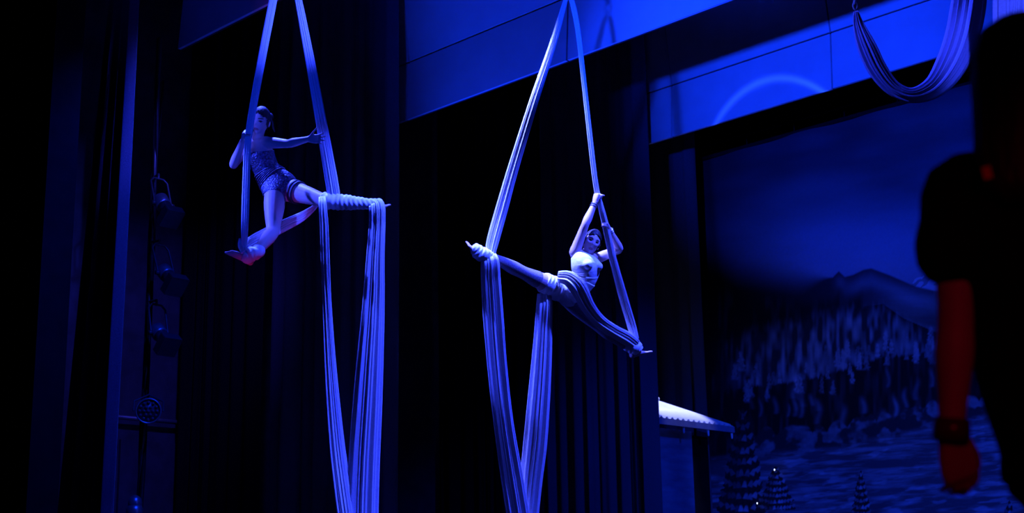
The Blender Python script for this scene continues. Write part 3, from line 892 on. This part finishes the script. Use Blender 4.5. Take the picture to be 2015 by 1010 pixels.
# ------------------------------------------------------------------ people
def ell(c, U, V, rx, ry, n=26, p=2.0):
    a = np.linspace(0, 2 * math.pi, n, endpoint=False)
    cx, sy = np.cos(a), np.sin(a)
    if p != 2.0:
        cx = np.sign(cx) * np.abs(cx) ** (2 / p); sy = np.sign(sy) * np.abs(sy) ** (2 / p)
    return c + np.outer(cx * rx, U) + np.outer(sy * ry, V)


def torso(mb_, rows, off=0.0, lo=0.0, hi=1.0, n=40):
    """rows: centre(3), left vector(3), half width, half depth"""
    a = np.array([np.concatenate([r[0], unit(r[1]), [r[2], r[3]]]) for r in rows])
    q = resample(a, n)
    q = q[int(lo * (n - 1)):int(hi * (n - 1)) + 1]
    rings = []
    for i in range(len(q)):
        c = q[i, :3]
        t = unit(q[min(i + 1, len(q) - 1), :3] - q[max(i - 1, 0), :3])
        U = q[i, 3:6]; U = unit(U - t * np.dot(U, t))
        V = np.cross(U, t)
        rings.append(ell(c, U, V, q[i, 6] + off, q[i, 7] + off, 32, 2.25))
    t0 = unit(q[0, :3] - q[1, :3]); t1 = unit(q[-1, :3] - q[-2, :3])
    r0, r1 = rings[0], rings[-1]
    c0, c1 = q[0, :3], q[-1, :3]
    pre = [c0 + (r0 - c0) * s_ + t0 * h_ for s_, h_ in ((0.3, .05), (0.75, .035))]
    post = [c1 + (r1 - c1) * s_ + t1 * h_ for s_, h_ in ((0.8, .012), (0.35, .02))]
    mb_.loft(pre + rings + post)
    return q


def limb(mb_, rows, off=0.0, n=None, lo=0.0, hi=1.0):
    a = np.array([np.append(c, r) for c, r in rows])
    L = sum(np.linalg.norm(a[i + 1, :3] - a[i, :3]) for i in range(len(a) - 1))
    q = resample(a, n or max(8, int(L / 0.018)))
    N = len(q)
    q = q[int(lo * (N - 1)):int(hi * (N - 1)) + 1]
    mb_.tube(list(q[:, :3]), list(q[:, 3] + off), 20)


def leg_rows(H, K, A, s=1.0):
    H, K, A = map(np.array, (H, K, A))
    fw = unit(np.cross(np.cross(K - H, A - K) + 1e-6, A - K))
    l = lambda a, b, t: a + (b - a) * t
    return [(H, .084 * s), (l(H, K, .25), .084 * s), (l(H, K, .6), .070 * s), (l(H, K, .9), .055 * s), (l(K, A, .03), .053 * s), (l(K, A, .28), .056 * s), (l(K, A, .6), .044 * s), (l(K, A, .9), .033 * s), (A, .034 * s)]


def arm_rows(S, E_, W_, s=1.0):
    S, E_, W_ = map(np.array, (S, E_, W_))
    l = lambda a, b, t: a + (b - a) * t
    return [(S, .047 * s), (l(S, E_, .3), .046 * s), (l(S, E_, .75), .038 * s), (E_, .035 * s), (l(E_, W_, .25), .038 * s), (l(E_, W_, .65), .030 * s), (W_, .024 * s)]


def hand(mb_, W_, D_, N_, S_, curl=(20, 25, 20), spread=6, thumb=0.3, s=1.0, tcurl=20):
    """W wrist, D finger direction, N the way the palm faces, S the thumb's side"""
    D_ = unit(D_); S_ = unit(S_ - D_ * np.dot(S_, D_)); N_ = unit(N_ - D_ * np.dot(N_, D_) - S_ * np.dot(N_, S_))
    W_ = np.array(W_)
    rings = []
    for t, hw, th in ((-.012, .024, .020), (.0, .026, .019), (.02, .032, .018), (.045, .039, .017), (.07, .042, .015), (.09, .041, .013), (.098, .036, .010)):
        rings.append(ell(W_ + D_ * t * s, S_, N_, hw * s, th * s, 20, 2.6))
    mb_.loft(rings)
    for k, (o_, L, r) in enumerate(((.031, .072, .0088), (.0105, .080, .0090), (-.0105, .074, .0086), (-.030, .058, .0078))):
        a0 = math.radians(spread) * (1.5 - k) * .8
        d = unit(D_ * math.cos(a0) + S_ * math.sin(a0))
        p_ = W_ + D_ * (.088 - .006 * abs(k - 1)) * s + S_ * o_ * s
        pts, rad = [p_ - d * .012 * s], [r * s * 1.05]
        pts.append(p_); rad.append(r * s * 1.05)
        ax = np.cross(d, N_)
        ang = 0
        for j, fr in enumerate((.45, .31, .24)):
            ang += math.radians(curl[j])
            dd_ = d * math.cos(ang) + N_ * math.sin(ang)
            p_ = p_ + dd_ * L * fr * s
            pts += [p_ - dd_ * L * fr * s * .5, p_]; rad += [r * s * (1 - .05 * j), r * s * (.97 - .07 * j)]
        mb_.tube(pts, rad, 10)
    p_ = W_ + D_ * .022 * s + S_ * .026 * s + N_ * .004 * s
    d = unit(D_ * (.75 - thumb * .3) + S_ * (.35 + thumb) + N_ * .25)
    pts, rad = [p_ - d * .01 * s], [.014 * s]
    ang = 0
    for L, r in ((.045, .0115), (.034, .0095), (.026, .0085)):
        pts.append(p_); rad.append(r * s)
        dd_ = unit(d * math.cos(ang) + (N_ * .6 + D_ * .4) * math.sin(ang))
        p_ = p_ + dd_ * L * s
        ang += math.radians(tcurl)
    pts.append(p_); rad.append(.0078 * s)
    mb_.tube(pts, rad, 10)


def foot(mb_, A, H, T, sole, s=1.0):
    """A ankle, H back of heel, T toe tip, sole: the way the sole faces"""
    A, H, T = map(np.array, (A, H, T))
    d = unit(T - H); L = np.linalg.norm(T - H)
    so = unit(np.array(sole) - d * np.dot(sole, d)); sd = np.cross(d, so)
    rings = []
    for t, hw, th, up in ((.0, .016, .018, .018), (.05, .027, .030, .02), (.16, .031, .036, .024), (.32, .031, .034, .026), (.5, .036, .027, .016), (.68, .041, .019, .005), (.8, .040, .013, .0), (.86, .034, .009, .0)):
        rings.append(ell(H + d * L * t - so * up * s * .8, sd, so, hw * s, th * s, 22, 2.3))
    mb_.loft(rings)
    for k in range(5):
        o_ = (-.032 + .0155 * k) * s
        r = (.0115, .0085, .008, .0078, .0072)[k] * s
        p0 = H + d * L * (.80 - .012 * k) + sd * o_
        p1 = H + d * L * (1.0 - .028 * k) + sd * o_ * 1.08 + so * .004
        mb_.tube([p0, (p0 + p1) / 2 - so * .003, p1], [r * 1.05, r, r * .9], 10)
    mb_.tube([A, H + d * L * .2 - so * .03 * s], [.035 * s, .033 * s], 16)


def head(mb_, C_, fwd, up, s=1.0):
    """skull, jaw, sockets, nose, lips, ears; returns axes"""
    fwd = unit(fwd); up = unit(up - fwd * np.dot(up, fwd)); lf = np.cross(up, fwd)      # the person's left
    C_ = np.array(C_)
    nu, nv = 56, 40
    rings = []
    for i in range(1, nv):
        ph = math.pi * i / nv
        row = []
        for j in range(nu):
            th = 2 * math.pi * j / nu
            x, y, z = math.sin(ph) * math.sin(th), math.sin(ph) * math.cos(th), -math.cos(ph)
            X, Y_, Z = .073 * x, .092 * y, .115 * z
            if z < 0:
                X *= 1 - .34 * (-z) ** 1.4
                Y_ *= 1 - .10 * (-z)
                if y < 0: Y_ *= 1 - .45 * (-z) ** .8
                else: Y_ += .012 * (-z) ** 2
            else:
                if y < 0: Y_ *= 1.06
            if y > 0:
                if abs(X) < .08:
                    g = lambda a, b, sa, sb: math.exp(-((X - a) / sa) ** 2 - ((Z - b) / sb) ** 2)
                    Y_ += .020 * g(0, -.030, .010, .014) + .012 * g(0, -.008, .008, .02)
                    Y_ -= .014 * (g(.031, .004, .016, .011) + g(-.031, .004, .016, .011))
                    Y_ += .006 * (g(.03, .026, .022, .007) + g(-.03, .026, .022, .007))
                    Y_ += .007 * g(0, -.060, .017, .005) + .006 * g(0, -.071, .014, .005)
                    Y_ -= .004 * g(0, -.0655, .018, .003)
                    Y_ += .008 * g(0, -.098, .018, .014)
                    Y_ += .005 * (g(.042, -.022, .016, .016) + g(-.042, -.022, .016, .016))
            row.append(C_ + s * (lf * X + fwd * Y_ + up * Z))
        rings.append(np.array(row))
    mb_.loft(rings)
    for k in (-1, 1):
        e = C_ + s * (lf * k * .071 - fwd * .008 - up * .012)
        rr = [ell(e + s * lf * k * t, fwd, up, q * .019 * s, q * .031 * s, 12) for t, q in ((-.01, .6), (.0, .9), (.006, 1), (.011, .7))]
        mb_.loft(rr)
    return fwd, up, lf


def hair_cap(C_, fwd, up, s, name, parent, bun=None, strands=None, hood=0.0):
    lf = np.cross(up, fwd)
    C_ = np.array(C_)
    mb_ = MB()
    nu, nv = 60, 34
    V, idx = [], {}
    f = []
    for i in range(nv + 1):
        ph = math.pi * i / nv
        for j in range(nu):
            th = 2 * math.pi * j / nu
            x, y, z = math.sin(ph) * math.sin(th), math.sin(ph) * math.cos(th), math.cos(ph)
            X, Y_, Z = .081 * x, .100 * y, .123 * z
            if y < 0: Y_ *= 1.08
            if z < 0:
                X *= 1 - .16 * (-z); Y_ *= 1 - .18 * (-z) if y < 0 else 1
            rr = 1 + .008 * math.sin(th * 23 + z * 4) + .004 * math.sin(th * 41)
            V.append(C_ + s * rr * (lf * X + fwd * Y_ + up * Z))
    keep = lambda i, j: True
    for i in range(nv):
        for j in range(nu):
            ph = math.pi * (i + .5) / nv; th = 2 * math.pi * (j + .5) / nu
            y, z, x = math.sin(ph) * math.cos(th), math.cos(ph), math.sin(ph) * math.sin(th)
            face = (y > .12 - hood * .4 and z < .60 - .35 * abs(x) + hood * .1 and abs(x) < .92 - hood * .1) or z < -.62 + (0.3 if y > -.2 else 0) - hood * .25
            if not face:
                k = (j + 1) % nu
                f.append((i * nu + j, i * nu + k, (i + 1) * nu + k, (i + 1) * nu + j))
    mb_.add(V, f)
    V2 = [C_ + (np.array(q) - C_) * .93 for q in V]
    mb_.add(V2, [tuple(reversed(q)) for q in f])
    if bun is not None:
        c = C_ + s * (lf * bun[0] + fwd * bun[1] + up * bun[2])
        d = unit(c - C_)
        mb_.tube([c - d * .03, c, c + d * .02], [.02 * s, bun[3] * s, bun[3] * .8 * s], 16)
    for st in strands or []:
        mb_.tube([C_ + s * (lf * a + fwd * b + up * c) for a, b, c in st], [.008 * s] * (len(st) - 1) + [.003 * s], 8)
    return mb_.build(name, M['hair'], parent)


def body_mesh(name, mb_, material, parent=None, voxel=.006, smooth_it=5, origin=None, extra=None):
    """fuse the shells into one continuous skin"""
    me = bpy.data.meshes.new('tmp')
    V = np.concatenate(mb_.v)
    me.from_pydata([tuple(q) for q in V], [], mb_.f)
    o = link(bpy.data.objects.new('tmp', me))
    r = o.modifiers.new('r', 'REMESH'); r.mode = 'VOXEL'; r.voxel_size = voxel; r.use_smooth_shade = True
    s = o.modifiers.new('s', 'SMOOTH'); s.factor = .5; s.iterations = smooth_it
    dg = bpy.context.evaluated_depsgraph_get()
    ev = o.evaluated_get(dg)
    out = bpy.data.meshes.new_from_object(ev)
    bpy.data.objects.remove(o); bpy.data.meshes.remove(me)
    out.name = name
    org = np.zeros(3)
    if parent is not None: org = np.array(parent.location)
    elif origin is not None: org = np.array(origin)
    co = np.empty(len(out.vertices) * 3); out.vertices.foreach_get('co', co)
    co = co.reshape(-1, 3)
    out.vertices.foreach_set('co', (co - org).ravel())
    out.update()
    out.materials.clear()
    out.materials.append(material)
    out.polygons.foreach_set('use_smooth', [True] * len(out.polygons))
    if extra:
        cen = np.empty(len(out.polygons) * 3); out.polygons.foreach_get('center', cen); cen = cen.reshape(-1, 3) + org
        ids = np.zeros(len(out.polygons), dtype=np.int32)
        for n_, (m_, fn) in enumerate(extra):
            out.materials.append(m_)
            ids[fn(cen)] = n_ + 1
        out.polygons.foreach_set('material_index', ids)
    ob = link(bpy.data.objects.new(name, out))
    if parent is None: ob.location = Vector(org)
    else: ob.parent = parent
    return ob


def face_paint(C_, fwd, up, lf, s=1.0):
    C_ = np.array(C_)

    def loc(c):
        q = (c - C_) / s
        return q @ lf, q @ fwd, q @ up

    def eyes(c):
        x, y, z = loc(c)
        return (y > .04) & ((((np.abs(x) - .031) / .014) ** 2 + ((z - .003) / .0065) ** 2 < 1) | ((np.abs(np.abs(x) - .033) < .018) & (np.abs(z - .026) < .004)))

    def lips(c):
        x, y, z = loc(c)
        return (y > .04) & ((x / .021) ** 2 + ((z + .066) / .011) ** 2 < 1)
    return [(M['eye'], eyes), (M['lips'], lips)]


# ---- left aerialist: standing in the foot loop, one leg along the silk, arm stretched out
def aerialist_left():
    D = D1
    J = lambda x, y, d=0.0: P(x, y, D + d)
    pel, wai, che, nek, hed = J(552, 373, .02), J(527, 340, .06), J(510, 305, .06), J(507, 274, .05), J(513, 238, .02)
    sL, sR = J(531, 281, -.06), J(485, 290, .16)
    hL, hR = J(570, 374, .02), J(541, 386, -.04)
    kL, aL = J(642, 396, -.20), J(735, 402, -.12)
    kR, aR = J(537, 456, -.20), J(504, 499, -.45)
    eL, wL = J(567, 283, -.20), J(606, 274, -.32)
    eR, wR = J(459, 325, .06), J(478, 277, -.08)
    b = MB()
    hl = hL - hR; sl = sL - sR
    rows = [(pel + CU * -.05, hl, .125, .100), (pel, hl, .150, .112), ((pel + wai) / 2, hl * .6 + sl * .4, .130, .098), (wai, hl * .3 + sl * .7, .108, .084), ((wai + che) / 2, sl, .118, .094),
            (che, sl, .138, .104), ((che + nek) / 2 + CU * -.01, sl, .142, .082), (nek + CU * -.012, sl, .085, .060)]
    torso(b, rows)
    b.tube([nek - CU * .03, nek + (hed - nek) * .3, hed - CU * .05], [.052, .046, .045], 18)
    limb(b, [(hL - (kL - hL) * .12 + CU * .01, .095), (hL, .100)] + leg_rows(hL, kL, aL)[1:]); limb(b, leg_rows(hR, kR, aR, 1.04))
    limb(b, [(nek * .35 + sL * .65, .045)] + arm_rows(sL, eL, wL)); limb(b, [(nek * .35 + sR * .65, .045)] + arm_rows(sR, eR, wR))
    # open hand, palm to the audience, thumb up
    hand(b, wL, J(642, 273, -.34) - wL, -CF + CU * -.2, CU, (8, 12, 10), 13, .35, .92, 14)
    # gripping hand
    hand(b, wR, J(482, 262, -.14) - wR + CU * .03, CR * .9 + CF * .2, -CF, (70, 75, 45), 2, -.15, .95, 55)
    foot(b, aR, J(497, 521, -.43), J(448, 493, -.52), -CU * .8 - CF * .5, 1.0)
    foot(b, aL, J(738, 415, -.10), J(762, 404, .02), CR * .2 + CU * -1, .9)
    fw, up, lf = head(b, hed, -CF + CR * -.25 + CU * -.12, hed - nek + CU * .05, 1.0)
    root = body_mesh('person', b, M['skin'], None, .006, 4, J(540, 520), face_paint(hed, fw, up, lf))
    tag(root, 'aerialist in dark sequins at left, one arm outstretched, standing in the silk loop', 'person', 'aerialists')
    hair_cap(hed, fw, up, 1.0, 'hair', root, (0.02, -.10, .03, .042), [[(.05, -.05, .03), (.075, -.07, 0), (.08, -.09, -.05), (.095, -.10, -.08)]])
    s = MB()
    torso(s, rows, .007, .0, .84)
    body_mesh('leotard', s, M['sequin'], root, .006, 2)
    # waist wrinkles: gathered rings around the waist
    g = MB()
    rr = np.array([np.concatenate([q[0], unit(q[1]), [q[2], q[3]]]) for q in rows])
    qq = resample(rr, 60)
    for i in range(19, 30, 2):
        c, U = qq[i, :3], qq[i, 3:6]
        t = unit(qq[i + 1, :3] - qq[i - 1, :3]); U = unit(U - t * np.dot(U, t)); V_ = np.cross(U, t)
        base_ = ell(c, U, V_, qq[i, 6] + .010, qq[i, 7] + .010, 40, 2.25)
        rings = [c + (base_ - c) * sc_ + t * h for sc_, h in ((1, -.006), (1.05, 0), (1, .006), (.95, 0))]
        g.loft(rings, closed=True)
    g.build('waist_gathers', M['sequin'], root)
    # straps at the hip of the outstretched leg
    g = MB()
    for t_, rad in ((.16, .094), (.235, .092)):
        c = hL + (kL - hL) * t_; ax = unit(kL - hL)
        U = unit(np.cross(ax, CF)); V_ = np.cross(ax, U)
        rings = [ell(c + ax * h, U, V_, rad + q, rad + q, 30) for h, q in ((-.008, -.004), (-.008, .006), (.008, .006), (.008, -.004))]
        g.loft(rings, closed=True)
    g.build('hip_strap', M['hip'], root)
    # cloth wound around the two lower legs belongs to the silk
    wrap_leg(S1, [(aR * .80 + kR * .20, .050), (aR * .95 + kR * .05, .054), (aR + (J(480, 503, -.47) - aR) * .35, .060), (J(486, 505, -.47), .056), (J(477, 502, -.48), .042)], 31, 'ankle_wrap')
    wrap_leg(S1, [(hL * .10 + kL * .90, .066), (kL * .97 + aL * .03, .066), (kL * .7 + aL * .3, .066), (kL * .45 + aL * .55, .058), (kL * .15 + aL * .85, .046), (aL + (aL - kL) * .08, .044), (aL + (aL - kL) * .17 - CU * .01, .040)], 32, 'shin_wrap')


def wrap_leg(root, rows, seed, name, k=30, amt=.05):
    """bandage-like turns of cloth around a limb: a sleeve with raised edges"""
    a = np.array([np.append(c, r) for c, r in rows])
    L = sum(np.linalg.norm(a[i + 1, :3] - a[i, :3]) for i in range(len(a) - 1))
    q = resample(a, max(14, int(L / .006)))
    rs = np.random.RandomState(seed)
    ang = np.linspace(0, 2 * math.pi, 48, endpoint=False)
    rings = []
    fr = frames([r[:3] for r in q])
    s = 0
    for i in range(len(q)):
        if i: s += np.linalg.norm(q[i, :3] - q[i - 1, :3])
        U, V_ = fr[i]
        r = q[i, 3] * (1 + amt * np.sin(s * 170 + 1.2 * np.sin(ang + seed) + 2 * np.sin(2 * ang + s * 9)) + amt * .7 * np.sin(s * 61 + 2 * np.sin(ang + 1)))
        if i in (0, len(q) - 1): r = r * .8
        rings.append(q[i, :3] + np.outer(np.cos(ang) * r, U) + np.outer(np.sin(ang) * r, V_))
    return MB().loft(rings).build(name, M['silk'], root)


# ---- centre aerialist: split between the tails, arched, both hands on the right tail
def aerialist_centre():
    D = D2
    J = lambda x, y, d=0.0: P(x, y, D + d)
    pel, wai, che, nek, hed = J(1112, 574, .0), J(1146, 556, -.04), J(1153, 523, -.05), J(1153, 500, .03), J(1164, 477, .0)
    sR, sL = J(1130, 500, -.05), J(1176, 508, .14)
    hR, hL = J(1096, 569, -.03), J(1124, 590, .05)
    kR, aR = J(1028, 536, -.22), J(962, 503, -.38)
    kL, aL = J(1180, 643, .18), J(1238, 686, .33)
    eR, wR = J(1152, 441, -.09), J(1170, 401, -.03)
    eL, wL = J(1219, 491, .19), J(1199, 452, .07)
    b = MB()
    hl = hL - hR; sl = sL - sR
    rows = [(pel + CR * -.03 - CU * .03, hl + CR * .1, .115, .098), (pel + CR * .03, hl + CR * .15, .135, .108), ((pel + wai) / 2 + CU * -.02, hl * .5 + sl * .8, .118, .096), (wai, sl, .100, .088),
            ((wai + che) / 2 + CR * .012, sl, .112, .098), (che, sl, .132, .104), ((che + nek) / 2, sl, .136, .078), (nek, sl, .08, .056)]
    torso(b, rows)
    b.tube([nek - CU * .03, nek + (hed - nek) * .3, hed - CU * .05], [.052, .045, .044], 18)
    limb(b, leg_rows(hR, kR, aR)); limb(b, leg_rows(hL, kL, aL, 1.02))
    limb(b, [(nek * .35 + sR * .65, .045)] + arm_rows(sR, eR, wR)); limb(b, [(nek * .35 + sL * .65, .045)] + arm_rows(sL, eL, wL))
    fwdc = unit(np.cross(unit(sl), unit(nek - wai)))         # the way the chest faces
    if np.dot(fwdc, CF) > 0: fwdc = -fwdc
    rt = unit(CU * .2 + CR * .3)
    hand(b, wR, J(1174, 382, -.02) - wR, CR * .8 + CF * .6, -CF * .8 + CR * .5, (70, 75, 45), 2, -.15, .95, 55)
    hand(b, wL, J(1189, 428, .0) - wL, -CR * .9 - CF * .1, -CF + CU * .2, (70, 75, 45), 2, -.15, .95, 55)
    foot(b, aR, J(946, 514, -.38), J(919, 478, -.44), -CU * .5 - CR * .9, 1.0)
    foot(b, aL, J(1240, 703, .33), J(1280, 692, .40), -CU * .9 + CR * .4, .95)
    fw, up, lf = head(b, hed, -CF + CR * .18 + CU * .05, hed - nek + CU * .04 + CR * .02, 1.0)
    # bust
    for k in (-1, 1):
        c = che + fwdc * .055 + unit(sl) * k * .062 - unit(nek - wai) * .01
        b.tube([c - fwdc * .03, c + fwdc * .025], [.056, .042], 18)
    root = body_mesh('person', b, M['skin'], None, .006, 4, J(1110, 700), face_paint(hed, fw, up, lf))
    tag(root, 'aerialist in a pale top at centre, legs split between two silk tails', 'person', 'aerialists')
    hair_cap(hed, fw, up, 1.0, 'hair', root, (-.0, -.10, -.01, .045), [[(-.07, -.01, .05), (-.086, .0, 0), (-.085, -.005, -.06), (-.08, -.02, -.11)]], .35)
    s = MB()
    torso(s, rows, .007, .0, .87)
    for k in (-1, 1):
        c = che + fwdc * .058 + unit(sl) * k * .062 - unit(nek - wai) * .01
        s.tube([c - fwdc * .03, c + fwdc * .027], [.060, .046], 18)
    body_mesh('leotard', s, M['top'], root, .006, 10)
    # folds of the top across the waist
    g = MB()
    qq = resample(np.array([np.concatenate([q[0], unit(q[1]), [q[2], q[3]]]) for q in rows]), 60)
    for i, h in ((29, .007), (33, .007), (38, .006)):
        c, U = qq[i, :3], qq[i, 3:6]
        t = unit(qq[i + 1, :3] - qq[i - 1, :3]); U = unit(U - t * np.dot(U, t)); V_ = np.cross(U, t)
        base_ = ell(c, U, V_, qq[i, 6] + .006, qq[i, 7] + .006, 48, 2.25)
        a_ = np.linspace(0, 2 * math.pi, 48, endpoint=False)
        tilt = np.outer(.018 * np.sin(a_ + i), t)
        g.loft([c + (base_ - c) * sc_ + t * hh + tilt for sc_, hh in ((1, -.009), (1 + h * 4, 0), (1, .009), (.94, 0))], closed=True)
    g.build('waist_fold', M['top'], root)
    tg = MB()
    limb(tg, leg_rows(hL, kL, aL, 1.02), .004, None, .02, .93)
    body_mesh('tights_leg', tg, M['tights'], root, .008, 2)
    tg = MB()
    limb(tg, leg_rows(hR, kR, aR), .004, None, .3, .93)
    body_mesh('tights_leg', tg, M['tights'], root, .008, 2)
    for wr, eb in ((wR, eR), (wL, eL)):
        c = wr + (eb - wr) * .06; ax = unit(eb - wr); U = unit(np.cross(ax, CF)); V_ = np.cross(ax, U)
        g = MB()
        for h0 in (-.006, .014):
            g.loft([ell(c + ax * (h0 + h), U, V_, .029 + q, .029 + q, 22) for h, q in ((-.007, 0), (0, .005), (.007, 0), (0, -.004))], closed=True)
        g.build('bracelet', M['steel'], root)
    # turns of silk around thigh and feet
    wrap_leg(S2, [(kR * .42 + hR * .58, .088), (kR * .25 + hR * .75, .094), (kR * .05 + hR * .95, .104), (hR + (pel - hR) * .6 + CU * .01, .112), (pel + CR * .02 + CU * .01, .116)], 41, 'thigh_wrap', amt=.03)
    wrap_leg(S2, [(aR * .86 + kR * .14, .043), (aR, .054), (J(953, 502, -.40), .062), (J(945, 499, -.41), .064), (J(936, 491, -.42), .054), (J(930, 486, -.43), .038)], 42, 'foot_wrap')
    wrap_leg(S2, [(aL * .80 + kL * .20 + CU * .03, .050), (aL + CU * .03, .066), (J(1249, 684, .34), .070), (J(1257, 692, .35), .056)], 43, 'foot_wrap', amt=.03)


aerialist_left()
aerialist_centre()


# ---- standing person at the right edge, seen from behind
def bystander():
    D = 2.9
    J = lambda x, y, d=0.0: P(x, y, D + d)
    up = np.array([0, 0, 1.0])
    bx, by_ = J(2030, 505)[:2]
    g = lambda px, z, d=0.0: None
    nek = J(2018, 300, .0); hed = J(2014, 165, .02)
    sL, sR = J(1886, 372, .03), J(2130, 350, .03)
    eL, wL = J(1880, 640, .0), J(1872, 850, -.02)
    eR, wR = J(2150, 620, .0), J(2160, 840, -.02)
    pel = J(2150, 870, .02); wai = J(2082, 720, .02); che = J(2050, 480, .02)
    hl = CR
    b = MB()
    rows = [(pel - up * .10, hl, .165, .115), (pel, hl, .165, .115), (wai, hl, .145, .105), (che, hl, .165, .115), (J(2030, 400, .02), hl, .165, .10), (J(2020, 345, .02), hl, .12, .075), (J(2018, 318, .02), hl, .075, .06)]
    torso(b, rows)
    b.tube([nek - up * .06, nek + up * .03, hed - up * .06], [.062, .055, .055], 18)
    fw, hu, lf = head(b, hed, CF + CR * -.1, up, 1.06)
    limb(b, [(nek * .4 + sL * .6, .05)] + arm_rows(sL, eL, wL, 1.04)); limb(b, [(nek * .4 + sR * .6, .05)] + arm_rows(sR, eR, wR, 1.04))
    # relaxed hand beside the thigh
    hand(b, wL, J(1896, 950, .0) - wL, CF - CR * .2, CR + CF * .3, (16, 30, 25), 2, .05, 1.05, 25)
    hand(b, wR, J(2150, 940, .0) - wR, -CR * .7 + CF * .5, CF, (22, 30, 22), 4, .25, 1.0, 15)
    hLp, hRp = pel - CR * .07 - up * .06, pel + CR * .085 - up * .06
    aLp = np.array([hLp[0], hLp[1], .09]) + CR * .14; aRp = np.array([hRp[0], hRp[1], .09]) + CR * .18
    fdir = unit(np.array([CF[0], CF[1], 0]))
    for h_, a_ in ((hLp, aLp), (hRp, aRp)):
        k_ = (h_ + a_) / 2 + fdir * .02
        limb(b, leg_rows(h_, k_, a_, 1.04))
        he = a_ - fdir * .06; he[2] = .012
        foot(b, a_, he, he + fdir * .25, -up, 1.05)
    root = body_mesh('person', b, M['skin'], None, .0055, 4, (aLp[0], aLp[1], 0.0), None)
    tag(root, 'person in a black short-sleeved shirt seen from behind at the right edge', 'person')
    # clothes
    s = MB()
    torso(s, [(r_[0], r_[1], r_[2] + (.008 if i > 1 else .012), r_[3] + .010) for i, r_ in enumerate(rows[:-1])], .010, .05, 1.0)
    l = lambda a, b_, t: a + (b_ - a) * t
    limb(s, [(nek * .45 + sL * .55 - up * .02, .065), (sL, .070), (l(sL, eL, .25) - CR * .004, .072), (l(sL, eL, .42) - CR * .010, .076), (l(sL, eL, .47) - CR * .011, .074)])
    limb(s, [(nek * .45 + sR * .55 - up * .02, .065), (sR, .066), (l(sR, eR, .3), .066), (l(sR, eR, .44), .072), (l(sR, eR, .47), .074)])
    body_mesh('shirt', s, M['shirt'], root, .008, 4)
    t = MB()
    torso(t, [(pel - up * .10, hl, .165, .115), (pel - up * .02, hl, .165, .115), (pel + up * .06, hl, .155, .11)], .009)
    for h_, a_ in ((hLp, aLp), (hRp, aRp)):
        k_ = (h_ + a_) / 2 + fdir * .02
        t.tube([h_, l(h_, k_, .5), k_, l(k_, a_, .5), a_ - up * .02], [.090, .088, .078, .075, .072], 20)
    body_mesh('trousers', t, M['trousers'], root, .01, 4)
    # long hair to the shoulders
    hb = MB()
    rings = []
    for zz, hw, hd, oy in ((.132, .02, .02, 0), (.125, .055, .06, 0), (.10, .088, .092, 0), (.05, .106, .116, 0), (0, .112, .122, .0), (-.06, .116, .118, -.005), (-.12, .121, .105, -.01), (-.17, .128, .085, -.02), (-.23, .120, .06, -.035), (-.27, .09, .04, -.05)):
        a_ = np.linspace(0, 2 * math.pi, 64, endpoint=False)
        rp = 1 + .014 * np.sin(a_ * 19 + zz * 9) + .008 * np.sin(a_ * 33)
        c = hed + up * zz - fdir * (.022 - oy)
        rings.append(c + np.outer(np.cos(a_) * rp * hw, CR) + np.outer(np.sin(a_) * rp * hd * np.where(np.sin(a_) > 0, .62, 1.0), fdir))
    hb.loft(rings).build('hair', M['hair'], root)
    # wristband and neck label
    c = l(wL, eL, .02); ax = unit(eL - wL); U = unit(np.cross(ax, CF)); V_ = np.cross(ax, U)
    MB().loft([ell(c + ax * h, U, V_, .029 + q, .029 + q, 30) for h, q in ((-.022, 0), (-.024, .006), (.0, .008), (.024, .006), (.022, 0), (0, -.003))], closed=True).build('wristband', M['band'], root)
    c = J(1942, 340, -.115)
    MB().box(c, .017, .024, .004, (unit(CR + CU * .25), unit(CU - CR * .25), CF)).build('neck_label', M['tagred'], root, False)


bystander()
